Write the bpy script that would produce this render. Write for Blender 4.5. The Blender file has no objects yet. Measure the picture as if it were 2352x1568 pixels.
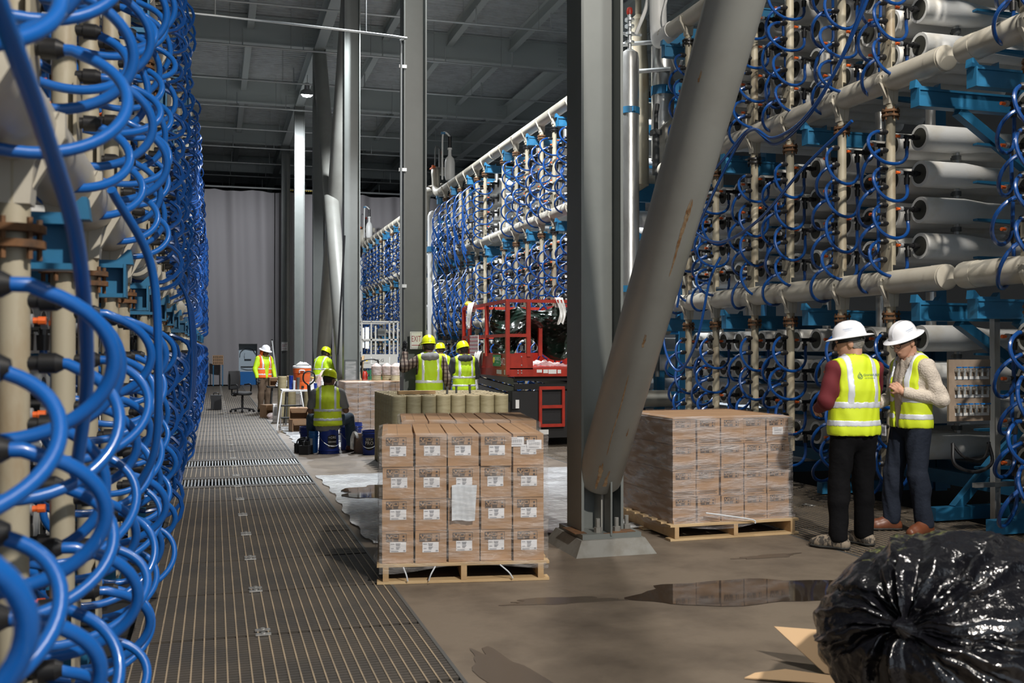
import bpy, math, random
import numpy as np
from mathutils import Vector, Matrix
RND = random.Random(7)
S = bpy.context.scene
COL = S.collection
PI = math.pi

# ------------------------------------------------------------------ camera, world, exposure
cd = bpy.data.cameras.new('camera')
cam = bpy.data.objects.new('camera', cd)
COL.objects.link(cam)
cam.location = (0, 0, 1.62)
cam.rotation_euler = (math.radians(90.45), 0, math.radians(-16.56))
cd.lens = 35.2
cd.sensor_width = 36
cd.clip_start = 0.05
cd.clip_end = 200
cd.dof.use_dof = True
cd.dof.focus_distance = 12.5
cd.dof.aperture_fstop = 3.6
S.camera = cam
S.view_settings.view_transform = 'Standard'
S.view_settings.look = 'None'
S.view_settings.gamma = 1
S.view_settings.use_curve_mapping = False
S.view_settings.exposure = 0.0
W = bpy.data.worlds.new('world')
S.world = W
W.use_nodes = True
W.node_tree.nodes['Background'].inputs[0].default_value = (0.8, 0.9, 1.0, 1)
W.node_tree.nodes['Background'].inputs[1].default_value = 0.8

# ceiling lamps: (x, y, z, watts, tilt x, tilt y, colour, beam degrees)
LAMPS = [
    (3.9, -4.2, 10.0, 6600, 34, 0, (1.0, 0.93, 0.84), 120),
    (4.3, 5.4, 10.2, 1700, 6, -14, (1.0, 0.95, 0.88), 100),
    (4.0, 15.0, 10.2, 5200, 18, 0, (0.94, 0.97, 1.0), 96),
    (4.8, 21.5, 10.2, 4200, 10, 8, (0.94, 0.97, 1.0), 110),
    (2.9, 33.4, 10.05, 4600, 14, 0, (0.92, 0.96, 1.0), 165),
]

# ------------------------------------------------------------------ materials
def mat(name, col, rough=0.5, metal=0.0, col2=None, nscale=4.0, lo=0.42, hi=0.68, bump=0.0, bscale=30.0,
        spec=0.5, stretch=(1, 1, 1), emis=None, coat=0.0):
    m = bpy.data.materials.new(name)
    m.use_nodes = True
    nt = m.node_tree
    b = nt.nodes['Principled BSDF']
    b.inputs['Base Color'].default_value = (*col, 1)
    b.inputs['Roughness'].default_value = rough
    b.inputs['Metallic'].default_value = metal
    b.inputs['Specular IOR Level'].default_value = spec
    if coat:
        b.inputs['Coat Weight'].default_value = coat
        b.inputs['Coat Roughness'].default_value = 0.08
    if emis:
        b.inputs['Emission Color'].default_value = (*col, 1)
        b.inputs['Emission Strength'].default_value = emis
    if col2 or bump:
        tc = nt.nodes.new('ShaderNodeTexCoord')
        mp = nt.nodes.new('ShaderNodeMapping')
        mp.inputs['Scale'].default_value = stretch
        nt.links.new(tc.outputs['Object'], mp.inputs['Vector'])
    if col2:
        n = nt.nodes.new('ShaderNodeTexNoise')
        n.inputs['Scale'].default_value = nscale
        n.inputs['Detail'].default_value = 6
        n.inputs['Roughness'].default_value = 0.62
        r = nt.nodes.new('ShaderNodeValToRGB')
        r.color_ramp.elements[0].position = lo
        r.color_ramp.elements[1].position = hi
        r.color_ramp.elements[0].color = (*col, 1)
        r.color_ramp.elements[1].color = (*col2, 1)
        nt.links.new(mp.outputs[0], n.inputs['Vector'])
        nt.links.new(n.outputs['Fac'], r.inputs[0])
        nt.links.new(r.outputs[0], b.inputs['Base Color'])
    if bump:
        n2 = nt.nodes.new('ShaderNodeTexNoise')
        n2.inputs['Scale'].default_value = bscale
        n2.inputs['Detail'].default_value = 4
        bp = nt.nodes.new('ShaderNodeBump')
        bp.inputs['Strength'].default_value = bump
        bp.inputs['Distance'].default_value = 0.02
        nt.links.new(mp.outputs[0], n2.inputs['Vector'])
        nt.links.new(n2.outputs['Fac'], bp.inputs['Height'])
        nt.links.new(bp.outputs[0], b.inputs['Normal'])
    return m

def film(name, col, lo=0.08, hi=0.4, scale=6, rough=0.18, bump=0.6, stretch=(1, 1, 1)):
    """clear stretch film: patchy mix of see-through and glossy plastic"""
    m = mat(name, col, rough, bump=bump, bscale=14, stretch=stretch)
    nt = m.node_tree
    b = nt.nodes['Principled BSDF']
    out = nt.nodes['Material Output']
    tr = nt.nodes.new('ShaderNodeBsdfTransparent')
    mx = nt.nodes.new('ShaderNodeMixShader')
    n = nt.nodes.new('ShaderNodeTexNoise')
    n.inputs['Scale'].default_value = scale
    n.inputs['Detail'].default_value = 5
    mr = nt.nodes.new('ShaderNodeMapRange')
    mr.inputs[1].default_value = 0.38
    mr.inputs[2].default_value = 0.72
    mr.inputs[3].default_value = lo
    mr.inputs[4].default_value = hi
    mp = [q for q in nt.nodes if q.type == 'MAPPING'][0]
    nt.links.new(mp.outputs[0], n.inputs['Vector'])
    nt.links.new(n.outputs['Fac'], mr.inputs[0])
    nt.links.new(mr.outputs[0], mx.inputs[0])
    nt.links.new(tr.outputs[0], mx.inputs[1])
    nt.links.new(b.outputs[0], mx.inputs[2])
    nt.links.new(mx.outputs[0], out.inputs['Surface'])
    return m

def plaid(name):
    m = mat(name, (0.5, 0.45, 0.38), 0.9)
    nt = m.node_tree
    b = nt.nodes['Principled BSDF']
    tc = nt.nodes.new('ShaderNodeTexCoord')
    prev = None
    for ax in ('X', 'Z'):
        w = nt.nodes.new('ShaderNodeTexWave')
        w.wave_type = 'BANDS'
        w.bands_direction = ax
        w.inputs['Scale'].default_value = 5.5
        nt.links.new(tc.outputs['Object'], w.inputs['Vector'])
        r = nt.nodes.new('ShaderNodeValToRGB')
        r.color_ramp.interpolation = 'CONSTANT'
        r.color_ramp.elements[0].color = (0.42, 0.36, 0.31, 1)
        r.color_ramp.elements[1].color = (0.06, 0.025, 0.02, 1)
        r.color_ramp.elements[1].position = 0.72
        nt.links.new(w.outputs['Fac'], r.inputs[0])
        if prev:
            x = nt.nodes.new('ShaderNodeMix')
            x.data_type = 'RGBA'
            x.blend_type = 'MULTIPLY'
            x.inputs[0].default_value = 0.8
            nt.links.new(prev, x.inputs[6])
            nt.links.new(r.outputs[0], x.inputs[7])
            nt.links.new(x.outputs[2], b.inputs['Base Color'])
        prev = r.outputs[0]
    return m

M = {}
def dm(key, *a, **k):
    M[key] = mat(key, *a, **k)

dm('concrete', (0.16, 0.128, 0.096), 0.55, col2=(0.07, 0.054, 0.04), nscale=1.3, lo=0.42, hi=0.72, bump=0.12, bscale=20)
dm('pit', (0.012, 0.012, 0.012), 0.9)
dm('grate', (0.075, 0.064, 0.052), 0.55, col2=(0.05, 0.046, 0.042), nscale=1.6)
dm('grate_rail', (0.36, 0.28, 0.19), 0.5, col2=(0.22, 0.18, 0.13), nscale=3)
dm('clip', (0.8, 0.8, 0.78), 0.28, 0.9)
dm('steel_dark', (0.10, 0.105, 0.105), 0.5, 0.3)
dm('deck', (0.6, 0.63, 0.63), 0.4, 0.1, col2=(0.48, 0.5, 0.5), nscale=3)
dm('beam', (0.5, 0.54, 0.53), 0.5)
dm('column', (0.15, 0.163, 0.155), 0.42, col2=(0.13, 0.142, 0.135), nscale=1.5)
dm('brace', (0.33, 0.335, 0.31), 0.4, col2=(0.29, 0.29, 0.265), nscale=2)
dm('rust', (0.16, 0.075, 0.03), 0.85, col2=(0.06, 0.035, 0.02), nscale=14)
dm('rust_streak', (0.27, 0.2, 0.12), 0.8, col2=(0.16, 0.075, 0.025), nscale=22, lo=0.35, hi=0.6)
dm('grout', (0.2, 0.2, 0.185), 0.8, col2=(0.14, 0.13, 0.11), nscale=5)
dm('galv', (0.5, 0.52, 0.52), 0.4, 0.75)
dm('wall', (0.07, 0.075, 0.08), 0.8)
dm('curtain', (0.27, 0.255, 0.265), 0.75, bump=0.1, bscale=50)
dm('lamp_body', (0.3, 0.3, 0.3), 0.4, 0.6)
dm('lamp_glow', (1, 0.98, 0.95), 0.4, emis=60)
dm('vessel', (0.78, 0.78, 0.76), 0.45, col2=(0.68, 0.64, 0.55), nscale=3.2, lo=0.52, hi=0.8, bump=0.06, bscale=60)
dm('mouth', (0.72, 0.72, 0.69), 0.5)
dm('mouth_in', (0.05, 0.05, 0.04), 0.6)
dm('cream', (0.46, 0.43, 0.36), 0.38, col2=(0.36, 0.32, 0.25), nscale=3, lo=0.5, hi=0.8)
dm('riser', (0.38, 0.34, 0.25), 0.48, col2=(0.24, 0.16, 0.08), nscale=5, lo=0.52, hi=0.78, stretch=(1, 1, 0.35))
dm('blue_steel', (0.016, 0.15, 0.3), 0.5, col2=(0.013, 0.115, 0.23), nscale=3)
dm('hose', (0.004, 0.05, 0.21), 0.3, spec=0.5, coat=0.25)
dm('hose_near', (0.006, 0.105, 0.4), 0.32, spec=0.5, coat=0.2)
dm('black', (0.012, 0.012, 0.013), 0.38)
dm('black_matte', (0.014, 0.014, 0.015), 0.75)
dm('grey_nut', (0.28, 0.29, 0.3), 0.5)
dm('orange', (0.75, 0.13, 0.02), 0.45)
dm('stainless', (0.62, 0.62, 0.6), 0.3, 0.85, col2=(0.42, 0.41, 0.39), nscale=5, stretch=(1, 1, 0.3), bump=0.05)
dm('white_pipe', (0.72, 0.72, 0.7), 0.38)
dm('wood', (0.5, 0.34, 0.18), 0.7, col2=(0.4, 0.25, 0.12), nscale=9, stretch=(0.2, 1, 1))
dm('wood_pale', (0.55, 0.4, 0.22), 0.7, col2=(0.45, 0.3, 0.15), nscale=9, stretch=(0.2, 1, 1))
dm('card', (0.41, 0.25, 0.14), 0.75, col2=(0.35, 0.21, 0.115), nscale=3)
dm('card_dark', (0.27, 0.18, 0.115), 0.8)
dm('print', (0.06, 0.05, 0.05), 0.8)
dm('print_soft', (0.17, 0.115, 0.08), 0.8)
dm('paper', (0.78, 0.79, 0.82), 0.7)
dm('ink', (0.3, 0.31, 0.34), 0.8)
dm('frp', (0.36, 0.31, 0.185), 0.55, col2=(0.28, 0.235, 0.13), nscale=7, stretch=(1, 1, 6))
dm('frp_rim', (0.62, 0.52, 0.33), 0.6)
dm('red', (0.42, 0.028, 0.012), 0.42, col2=(0.3, 0.02, 0.01), nscale=5)
dm('grey_paint', (0.42, 0.41, 0.38), 0.5)
dm('white', (0.78, 0.78, 0.77), 0.45)
dm('green', (0.01, 0.13, 0.05), 0.4)
dm('sign_green', (0.02, 0.24, 0.08), 0.5)
dm('sign_red', (0.3, 0.02, 0.04), 0.6)
dm('yellow', (0.85, 0.6, 0.03), 0.5)
dm('tarp', (0.008, 0.022, 0.015), 0.28, col2=(0.02, 0.014, 0.012), nscale=3, bump=0.5, bscale=9)
dm('cloth', (0.72, 0.71, 0.68), 0.85, bump=0.3, bscale=40)
dm('bucket', (0.005, 0.03, 0.24), 0.38)
dm('bucket_light', (0.01, 0.14, 0.42), 0.4)
dm('bag', (0.005, 0.005, 0.007), 0.16, bump=0.8, bscale=14, spec=0.65)
dm('cut_card', (0.62, 0.42, 0.24), 0.75)
dm('skin', (0.56, 0.31, 0.21), 0.55, spec=0.4)
dm('skin_dark', (0.2, 0.1, 0.06), 0.55, spec=0.4)
dm('hair', (0.025, 0.017, 0.012), 0.6, bump=0.6, bscale=90)
dm('hair_grey', (0.28, 0.26, 0.24), 0.7, bump=0.6, bscale=90)
dm('hi_vis', (0.64, 0.78, 0.02), 0.65, bump=0.15, bscale=12)
dm('hi_vis_green', (0.47, 0.7, 0.01), 0.65, bump=0.15, bscale=12)
dm('hi_orange', (0.85, 0.13, 0.02), 0.65)
dm('reflect', (0.72, 0.75, 0.8), 0.35, 0.15)
dm('hat_white', (0.85, 0.86, 0.9), 0.22)
dm('hat_yellow', (0.72, 0.8, 0.01), 0.3)
dm('maroon', (0.12, 0.01, 0.015), 0.85)
dm('black_cloth', (0.006, 0.006, 0.007), 0.9, spec=0.1, bump=0.3, bscale=25)
dm('navy_cloth', (0.016, 0.021, 0.034), 0.85, spec=0.2, bump=0.3, bscale=25)
dm('jeans', (0.03, 0.055, 0.085), 0.85, col2=(0.07, 0.11, 0.15), nscale=6)
dm('knit', (0.6, 0.53, 0.45), 0.9, bump=0.5, bscale=70)
dm('grey_cloth', (0.2, 0.2, 0.2), 0.9, bump=0.2, bscale=25)
dm('char_cloth', (0.05, 0.052, 0.056), 0.9)
dm('brown_cloth', (0.1, 0.065, 0.04), 0.9)
dm('leather', (0.14, 0.045, 0.02), 0.4)
dm('shoe_tan', (0.24, 0.195, 0.145), 0.8, col2=(0.04, 0.035, 0.03), nscale=26, lo=0.47, hi=0.53, stretch=(1, 1, 0.5))
dm('sole', (0.03, 0.03, 0.028), 0.8)
dm('glass_lens', (0.02, 0.02, 0.02), 0.05, spec=0.8)
dm('logo', (0.02, 0.12, 0.12), 0.7)
dm('logo_blue', (0.03, 0.2, 0.45), 0.6)
dm('panel_tan', (0.3, 0.23, 0.17), 0.6, col2=(0.2, 0.15, 0.11), nscale=5)
dm('panel_blue', (0.42, 0.5, 0.56), 0.5)
dm('plastic_clear', (0.62, 0.66, 0.7), 0.25)
dm('wet', (0.03, 0.022, 0.016), 0.04, spec=0.6)
dm('damp', (0.07, 0.054, 0.04), 0.3)
M['plaid'] = plaid('plaid')
M['film'] = film('stretch_film', (0.6, 0.57, 0.55), 0.05, 0.36, 5, 0.14, 1.0, (1, 1, 4))
M['film_heavy'] = film('heavy_stretch_film', (0.6, 0.57, 0.57), 0.1, 0.62, 4, 0.13, 1.0, (1, 1, 5))
M['film_pink'] = film('bubble_film', (0.75, 0.62, 0.6), 0.5, 0.85, 12, 0.3, 0.8)
M['sheet'] = film('floor_film', (0.72, 0.75, 0.78), 0.55, 0.95, 2.2, 0.14, 1.0)

# ------------------------------------------------------------------ mesh building
class MB:
    def __init__(s):
        s.v = []
        s.f = []
        s.m = []
        s.k = 0
    def mi(s, k):
        s.k = k
        return s
    def add(s, vs, fs):
        o = len(s.v)
        s.v.extend([tuple(q) for q in vs])
        s.f.extend([tuple(i + o for i in q) for q in fs])
        s.m.extend([s.k] * len(fs))
        return s
    def box(s, c, d, T=None):
        x, y, z = (q / 2 for q in d)
        vs = [Vector((a * x, b * y, e * z)) for a in (-1, 1) for b in (-1, 1) for e in (-1, 1)]
        if T is not None:
            vs = [T @ q for q in vs]
        c = Vector(c)
        return s.add([q + c for q in vs], [(0, 1, 3, 2), (4, 6, 7, 5), (0, 4, 5, 1), (2, 3, 7, 6), (0, 2, 6, 4), (1, 5, 7, 3)])
    def bar(s, p0, p1, w, h=None):
        """rectangular bar between two points"""
        p0, p1 = Vector(p0), Vector(p1)
        d = p1 - p0
        q = d.to_track_quat('Z', 'Y').to_matrix()
        return s.box((p0 + p1) / 2, (w, h or w, d.length), q)
    def cyl(s, p0, p1, r0, r1=None, n=12, caps=True):
        r1 = r0 if r1 is None else r1
        return s.path([(p0, r0), (p1, r1)], n, caps)
    def path(s, pr, n=10, caps=True):
        pts = [Vector(p) for p, _ in pr]
        vs = []
        up = None
        N = len(pts)
        for i, p in enumerate(pts):
            t = (pts[min(i + 1, N - 1)] - pts[max(i - 1, 0)])
            t = t.normalized() if t.length > 1e-9 else Vector((0, 0, 1))
            if up is None:
                up = t.orthogonal().normalized()
            up = (up - t * up.dot(t))
            up = up.normalized() if up.length > 1e-6 else t.orthogonal().normalized()
            b = t.cross(up)
            for j in range(n):
                a = 2 * PI * j / n
                vs.append(p + (up * math.cos(a) + b * math.sin(a)) * pr[i][1])
        fs = []
        for i in range(N - 1):
            for j in range(n):
                k = (j + 1) % n
                fs.append((i * n + j, i * n + k, (i + 1) * n + k, (i + 1) * n + j))
        if caps:
            fs.append(tuple(range(n - 1, -1, -1)))
            fs.append(tuple((N - 1) * n + j for j in range(n)))
        return s.add(vs, fs)
    def tube(s, pts, r, n=8, sub=6, caps=True):
        return s.path([(p, r) for p in spline(pts, sub)], n, caps)
    def lathe(s, prof, o=(0, 0, 0), ax=(0, 0, 1), n=16, sc=(1, 1)):
        o = Vector(o)
        q = Vector(ax).to_track_quat('Z', 'Y').to_matrix()
        vs = []
        for r, h in prof:
            for j in range(n):
                a = 2 * PI * j / n
                vs.append(o + q @ Vector((r * math.cos(a) * sc[0], r * math.sin(a) * sc[1], h)))
        fs = []
        for i in range(len(prof) - 1):
            for j in range(n):
                k = (j + 1) % n
                fs.append((i * n + j, i * n + k, (i + 1) * n + k, (i + 1) * n + j))
        if prof[0][0] > 1e-5:
            fs.append(tuple(range(n - 1, -1, -1)))
        if prof[-1][0] > 1e-5:
            fs.append(tuple((len(prof) - 1) * n + j for j in range(n)))
        return s.add(vs, fs)
    def prism(s, poly, o, u, v, w, h):
        """polygon in the plane (u, v) at o, extruded by h along w"""
        o, u, v, w = Vector(o), Vector(u), Vector(v), Vector(w)
        n = len(poly)
        vs = [o + u * a + v * b for a, b in poly] + [o + u * a + v * b + w * h for a, b in poly]
        fs = [tuple(range(n - 1, -1, -1)), tuple(range(n, 2 * n))]
        fs += [(i, (i + 1) % n, n + (i + 1) % n, n + i) for i in range(n)]
        return s.add(vs, fs)
    def grid(s, fn, nu, nv):
        vs = [fn(i / nu, j / nv) for i in range(nu + 1) for j in range(nv + 1)]
        fs = []
        for i in range(nu):
            for j in range(nv):
                a = i * (nv + 1) + j
                fs.append((a, a + 1, a + nv + 2, a + nv + 1))
        return s.add(vs, fs)
    def mesh(s, name, mats, smooth=True):
        me = bpy.data.meshes.new(name)
        me.from_pydata(s.v, [], s.f)
        for q in (mats if isinstance(mats, (list, tuple)) else [mats]):
            me.materials.append(M[q])
        if any(s.m):
            me.polygons.foreach_set('material_index', s.m)
        if smooth:
            me.shade_smooth()
            me.set_sharp_from_angle(angle=0.7)
        me.update()
        return me
    def ob(s, name, mats, parent=None, loc=None, rot=None, smooth=True):
        return ob(name, s.mesh(name, mats, smooth), parent, loc, rot)

def ob(name, me, parent=None, loc=None, rot=None):
    o = bpy.data.objects.new(name, me)
    COL.objects.link(o)
    if parent:
        o.parent = parent
    if loc is not None:
        o.location = loc
    if rot is not None:
        o.rotation_euler = rot if isinstance(rot, (tuple, list)) else (0, 0, rot)
    return o

def spline(pts, sub=6):
    P = [Vector(p) for p in pts]
    if len(P) < 3:
        return P
    P = [P[0] * 2 - P[1]] + P + [P[-1] * 2 - P[-2]]
    out = []
    for i in range(1, len(P) - 2):
        a, b, c, d = P[i - 1:i + 3]
        for k in range(sub):
            t = k / sub
            out.append(0.5 * ((2 * b) + (c - a) * t + (2 * a - 5 * b + 4 * c - d) * t * t + (3 * b - a - 3 * c + d) * t ** 3))
    out.append(P[-2])
    return out

def tag(o, label=None, cat=None, group=None, kind=None):
    if label:
        o['label'] = label
    if cat:
        o['category'] = cat
    if group:
        o['group'] = group
    if kind:
        o['kind'] = kind
    return o

def thing(name, label, cat, loc=(0, 0, 0), rz=0, group=None):
    return tag(ob(name, None, None, loc, rz), label, cat, group)

def text_mb(mb, txt, size, o, u, v, align='CENTER', thick=0.0, fn=None):
    """flat lettering laid in the plane (u, v) at o"""
    cu = bpy.data.curves.new('lettering', 'FONT')
    cu.body = txt
    cu.size = size
    cu.align_x = align
    cu.resolution_u = 2
    t = bpy.data.objects.new('lettering', cu)
    me = bpy.data.meshes.new_from_object(t)
    o, u, v = Vector(o), Vector(u), Vector(v)
    vs = [o + u * q.co.x + v * q.co.y for q in me.vertices]
    if fn:
        vs = [fn(q) for q in vs]
    mb.add(vs, [tuple(p.vertices) for p in me.polygons])
    bpy.data.objects.remove(t)
    bpy.data.curves.remove(cu)
    bpy.data.meshes.remove(me)
    return mb

def wob(p, f=1.0, s=0.0):
    x, y, z = p
    return (math.sin(x * 7.1 * f + 1.3 * y * f + s) + math.sin(y * 8.3 * f - 2.1 * z * f + 1.7 * s) + math.sin(z * 6.7 * f + 1.9 * x * f + 2.3 * s)) / 3
# ------------------------------------------------------------------ floor
fm = MB()
fm.box((3.0, 27, -0.1), (3.66, 70, 0.2))
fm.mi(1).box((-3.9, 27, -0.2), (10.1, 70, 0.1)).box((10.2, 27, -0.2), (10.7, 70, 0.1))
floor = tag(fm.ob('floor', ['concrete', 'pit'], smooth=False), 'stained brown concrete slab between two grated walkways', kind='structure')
PL = 1.06
def panel_mesh(w):
    g = MB()
    n = int(PL / 0.0408)
    for i in range(n):
        g.box((0, -PL / 2 + 0.02 + i * 0.0408, -0.016), (w - 0.012, 0.03, 0.03))
    g.mi(1)
    k = int(w / 0.0585)
    for i in range(k):
        g.box(((i - (k - 1) / 2) * 0.0585, 0, -0.019), (0.0075, PL - 0.008, 0.043))
    return g.mesh('grating_panel', ['grate', 'grate_rail'], False)
pmL, pmR = panel_mesh(1.62), panel_mesh(2.0)
cm = MB()
for sy in (-0.045, 0.045):
    cm.box((0, sy, 0.009), (0.085, 0.035, 0.008)).cyl((0, sy, 0.012), (0, sy, 0.02), 0.012, n=8)
clip = cm.mesh('grating_clip', 'clip')
TR = [12.9, 14.5]
for i in range(45):
    y = -1.0 + i * PL
    if not any(abs(y - t) < PL * 0.5 for t in TR):
        ob('grating_panel', pmL, floor, (0.36, y, 0))
    if y < 34:
        ob('grating_panel', pmR, floor, (5.83, y, 0))
    ob('grating_clip', clip, floor, (0.27, y + PL / 2, 0))
    if i % 3 == 0 and y < 30:
        ob('grating_clip', clip, floor, (5.9, y + PL / 2, 0), (0, 0, 0.1))
for t in TR:
    y0 = min((-1.0 + i * PL for i in range(45)), key=lambda q: abs(q - t))
    g = MB()
    for i in range(40):
        g.box((-0.78 + i * 0.04, 0, -0.03), (0.016, PL * 0.62, 0.05))
    g.mi(1).box((0, PL * 0.4, -0.02), (1.62, PL * 0.16, 0.04)).box((0, -PL * 0.4, -0.02), (1.62, PL * 0.16, 0.04))
    g.ob('trench_grate', ['galv', 'grate'], floor, (0.36, y0, 0), smooth=False)
kb = MB()
kb.box((1.175, 22, -0.01), (0.02, 48, 0.024)).box((4.825, 22, -0.01), (0.02, 48, 0.024))
kb.ob('edge_angle', 'steel_dark', floor, smooth=False)

def blob(name, cx, cy, rx, ry, m, label, cat, seed, z=0.003, n=60, rough=0.16, rz=0.0):
    b = MB()
    vs = []
    for i in range(n):
        a = 2 * PI * i / n
        r = 1 + rough * (math.sin(2 * a + seed) + 0.7 * math.sin(3 * a + 2.1 * seed) + 0.5 * math.sin(7 * a + seed * 3) + 0.25 * math.sin(13 * a + seed))
        x, y = rx * r * math.cos(a), ry * r * math.sin(a)
        vs.append((cx + x * math.cos(rz) - y * math.sin(rz), cy + x * math.sin(rz) + y * math.cos(rz)))
    b.prism(vs, (0, 0, 0.0002), (1, 0, 0), (0, 1, 0), (0, 0, 1), z)
    return tag(b.ob(name, m, smooth=False), label, cat)
blob('puddle', 3.55, 5.95, 0.86, 0.36, 'wet', 'long dark puddle reflecting blue hoses near the black bag', 'puddle', 1.0, 0.004, rough=0.13, rz=-0.2)
blob('damp_stain', 1.45, 4.6, 0.12, 0.75, 'damp', 'dark damp streak beside the grating edge in the foreground', 'stain', 2.2, rough=0.2, rz=0.12)
blob('damp_stain', 2.15, 6.1, 0.42, 0.07, 'damp', 'narrow damp smear just before the carton pallet', 'stain', 4.4, rough=0.25, rz=-0.1)
blob('damp_stain', 4.15, 6.95, 0.3, 0.05, 'damp', 'small damp smear before the shrink wrapped pallet', 'stain', 5.4, rough=0.25)
blob('puddle', 2.0, 11.3, 0.62, 0.55, 'wet', 'dark puddle on the plastic sheet behind the front carton pallet', 'puddle', 0.4, 0.024, rough=0.2)
blob('puddle', 1.75, 20.0, 0.4, 1.0, 'wet', 'small puddle beside the white step stool', 'puddle', 1.9, 0.004, rough=0.15)

def sheet(name, x0, x1, y0, y1, label, seed, amp=0.02):
    g = MB()
    def fn(a, b):
        x, y = x0 + (x1 - x0) * a, y0 + (y1 - y0) * b
        e = 0.06 * wob((x, y, 0), 1.1, seed)
        h = 0.006 + amp * (0.5 + 0.5 * wob((x, y, 0.3), 2.2, seed)) + 0.5 * amp * abs(wob((x, y, 0.9), 5.0, seed))
        return (x + e, y + e, h)
    g.grid(fn, 70, 110)
    return tag(g.ob(name, 'sheet'), label, 'plastic sheet')
sheet('plastic_sheet', 1.26, 4.7, 8.3, 13.0, 'wrinkled clear plastic sheet on the floor behind the front cartons', 0.3, 0.015)
sheet('plastic_sheet', 1.3, 4.3, 16.6, 21.4, 'wrinkled clear plastic sheet under the buckets and stool', 2.6, 0.012)

# ------------------------------------------------------------------ roof
ZB, ZD = 10.6, 11.45
dk = MB()
Y0, Y1, p = -9.0, 62.0, 0.22
prof = []
y = Y0
while y < Y1:
    prof += [(y, ZD), (y + 0.08, ZD), (y + 0.1, ZD + 0.06), (y + 0.2, ZD + 0.06)]
    y += p
vs, fs = [], []
for a, b in prof:
    vs += [(-9, a, b), (16, a, b)]
for i in range(len(prof) - 1):
    fs.append((2 * i, 2 * i + 1, 2 * i + 3, 2 * i + 2))
dk.add(vs, fs)
dk.box((3.5, 26.5, ZD + 0.2), (25, 71, 0.1))
ceiling = tag(dk.ob('ceiling', 'deck', smooth=False), 'corrugated steel roof deck on grey girders', kind='structure')
LINES = [0.2, 7.7, 15.55, 23.0, 30.4, 37.7, 45.1, 52.6]
def ibeam(mb, p0, p1, D, B, tf=0.025, tw=0.016):
    """horizontal I beam, p at the centre of its depth"""
    p0, p1 = Vector(p0), Vector(p1)
    d = (p1 - p0)
    L = d.length
    q = Matrix.Rotation(math.atan2(d.y, d.x), 3, 'Z')
    c = (p0 + p1) / 2
    mb.box(c, (L, tw, D - 2 * tf), q)
    mb.box(c + Vector((0, 0, D / 2 - tf / 2)), (L, B, tf), q)
    mb.box(c - Vector((0, 0, D / 2 - tf / 2)), (L, B, tf), q)
for ly in LINES:
    g = MB()
    ibeam(g, (-9, ly, ZB + 0.42), (16, ly, ZB + 0.42), 0.84, 0.3)
    for x in (2.72, 3.28, 10.72, 11.28):
        for i in range(4):
            for j in range(6):
                g.box((x + (i - 1.5) * 0.07, ly - 0.02, ZB + 0.14 + j * 0.11), (0.03, 0.03, 0.03))
    g.ob('roof_girder', 'beam', ceiling, smooth=False)
g = MB()
for x in (3.0, 11.0, -5.0):
    h = MB()
    ibeam(h, (x, -9, ZB + 0.3), (x, 62, ZB + 0.3), 0.6, 0.3)
    h.ob('roof_girder', 'beam', ceiling, smooth=False)
for x in (-7, -3, -1, 1, 5, 7, 9, 13, 15):
    h = MB()
    ibeam(h, (x, -9, ZD - 0.2), (x, 62, ZD - 0.2), 0.4, 0.2)
    h.ob('purlin', 'beam', ceiling, smooth=False)
# sprinkler pipes and hangers
k = 0
for ly in np.arange(22.0, 58, 3.7):
    h = MB()
    h.cyl((-6, ly, 10.25), (14, ly, 10.25), 0.03, n=8)
    for x in (-1.5, 0.4, 2.1, 4.4, 6.3, 8.4):
        h.cyl((x, ly, 10.25), (x, ly, ZD), 0.008, n=5)
        h.cyl((x + 0.35, ly, 10.25), (x + 0.35, ly, 10.75), 0.018, n=6)
    h.ob('sprinkler_pipe', 'galv', ceiling)
h = MB()
h.tube([(-3, 15.0, 6.45), (0, 15.05, 6.44), (2.6, 15.2, 6.42), (2.74, 15.25, 6.38), (2.76, 15.3, 6.2)], 0.018, 6, 3)
h.tube([(2.76, 15.3, 6.2), (2.76, 15.3, 1.2)], 0.018, 6)
h.cyl((0.0, 15.05, 6.44), (0.0, 15.05, ZD), 0.01, n=5).cyl((2.2, 15.18, 6.43), (2.2, 15.18, ZD), 0.01, n=5)
for z in (6.0, 4.4, 2.6):
    h.box((2.79, 15.33, z), (0.12, 0.05, 0.05))
tag(h.ob('conduit_pipe', 'galv'), 'thin galvanised conduit crossing the hall and dropping beside the exit sign column', 'conduit')

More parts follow.
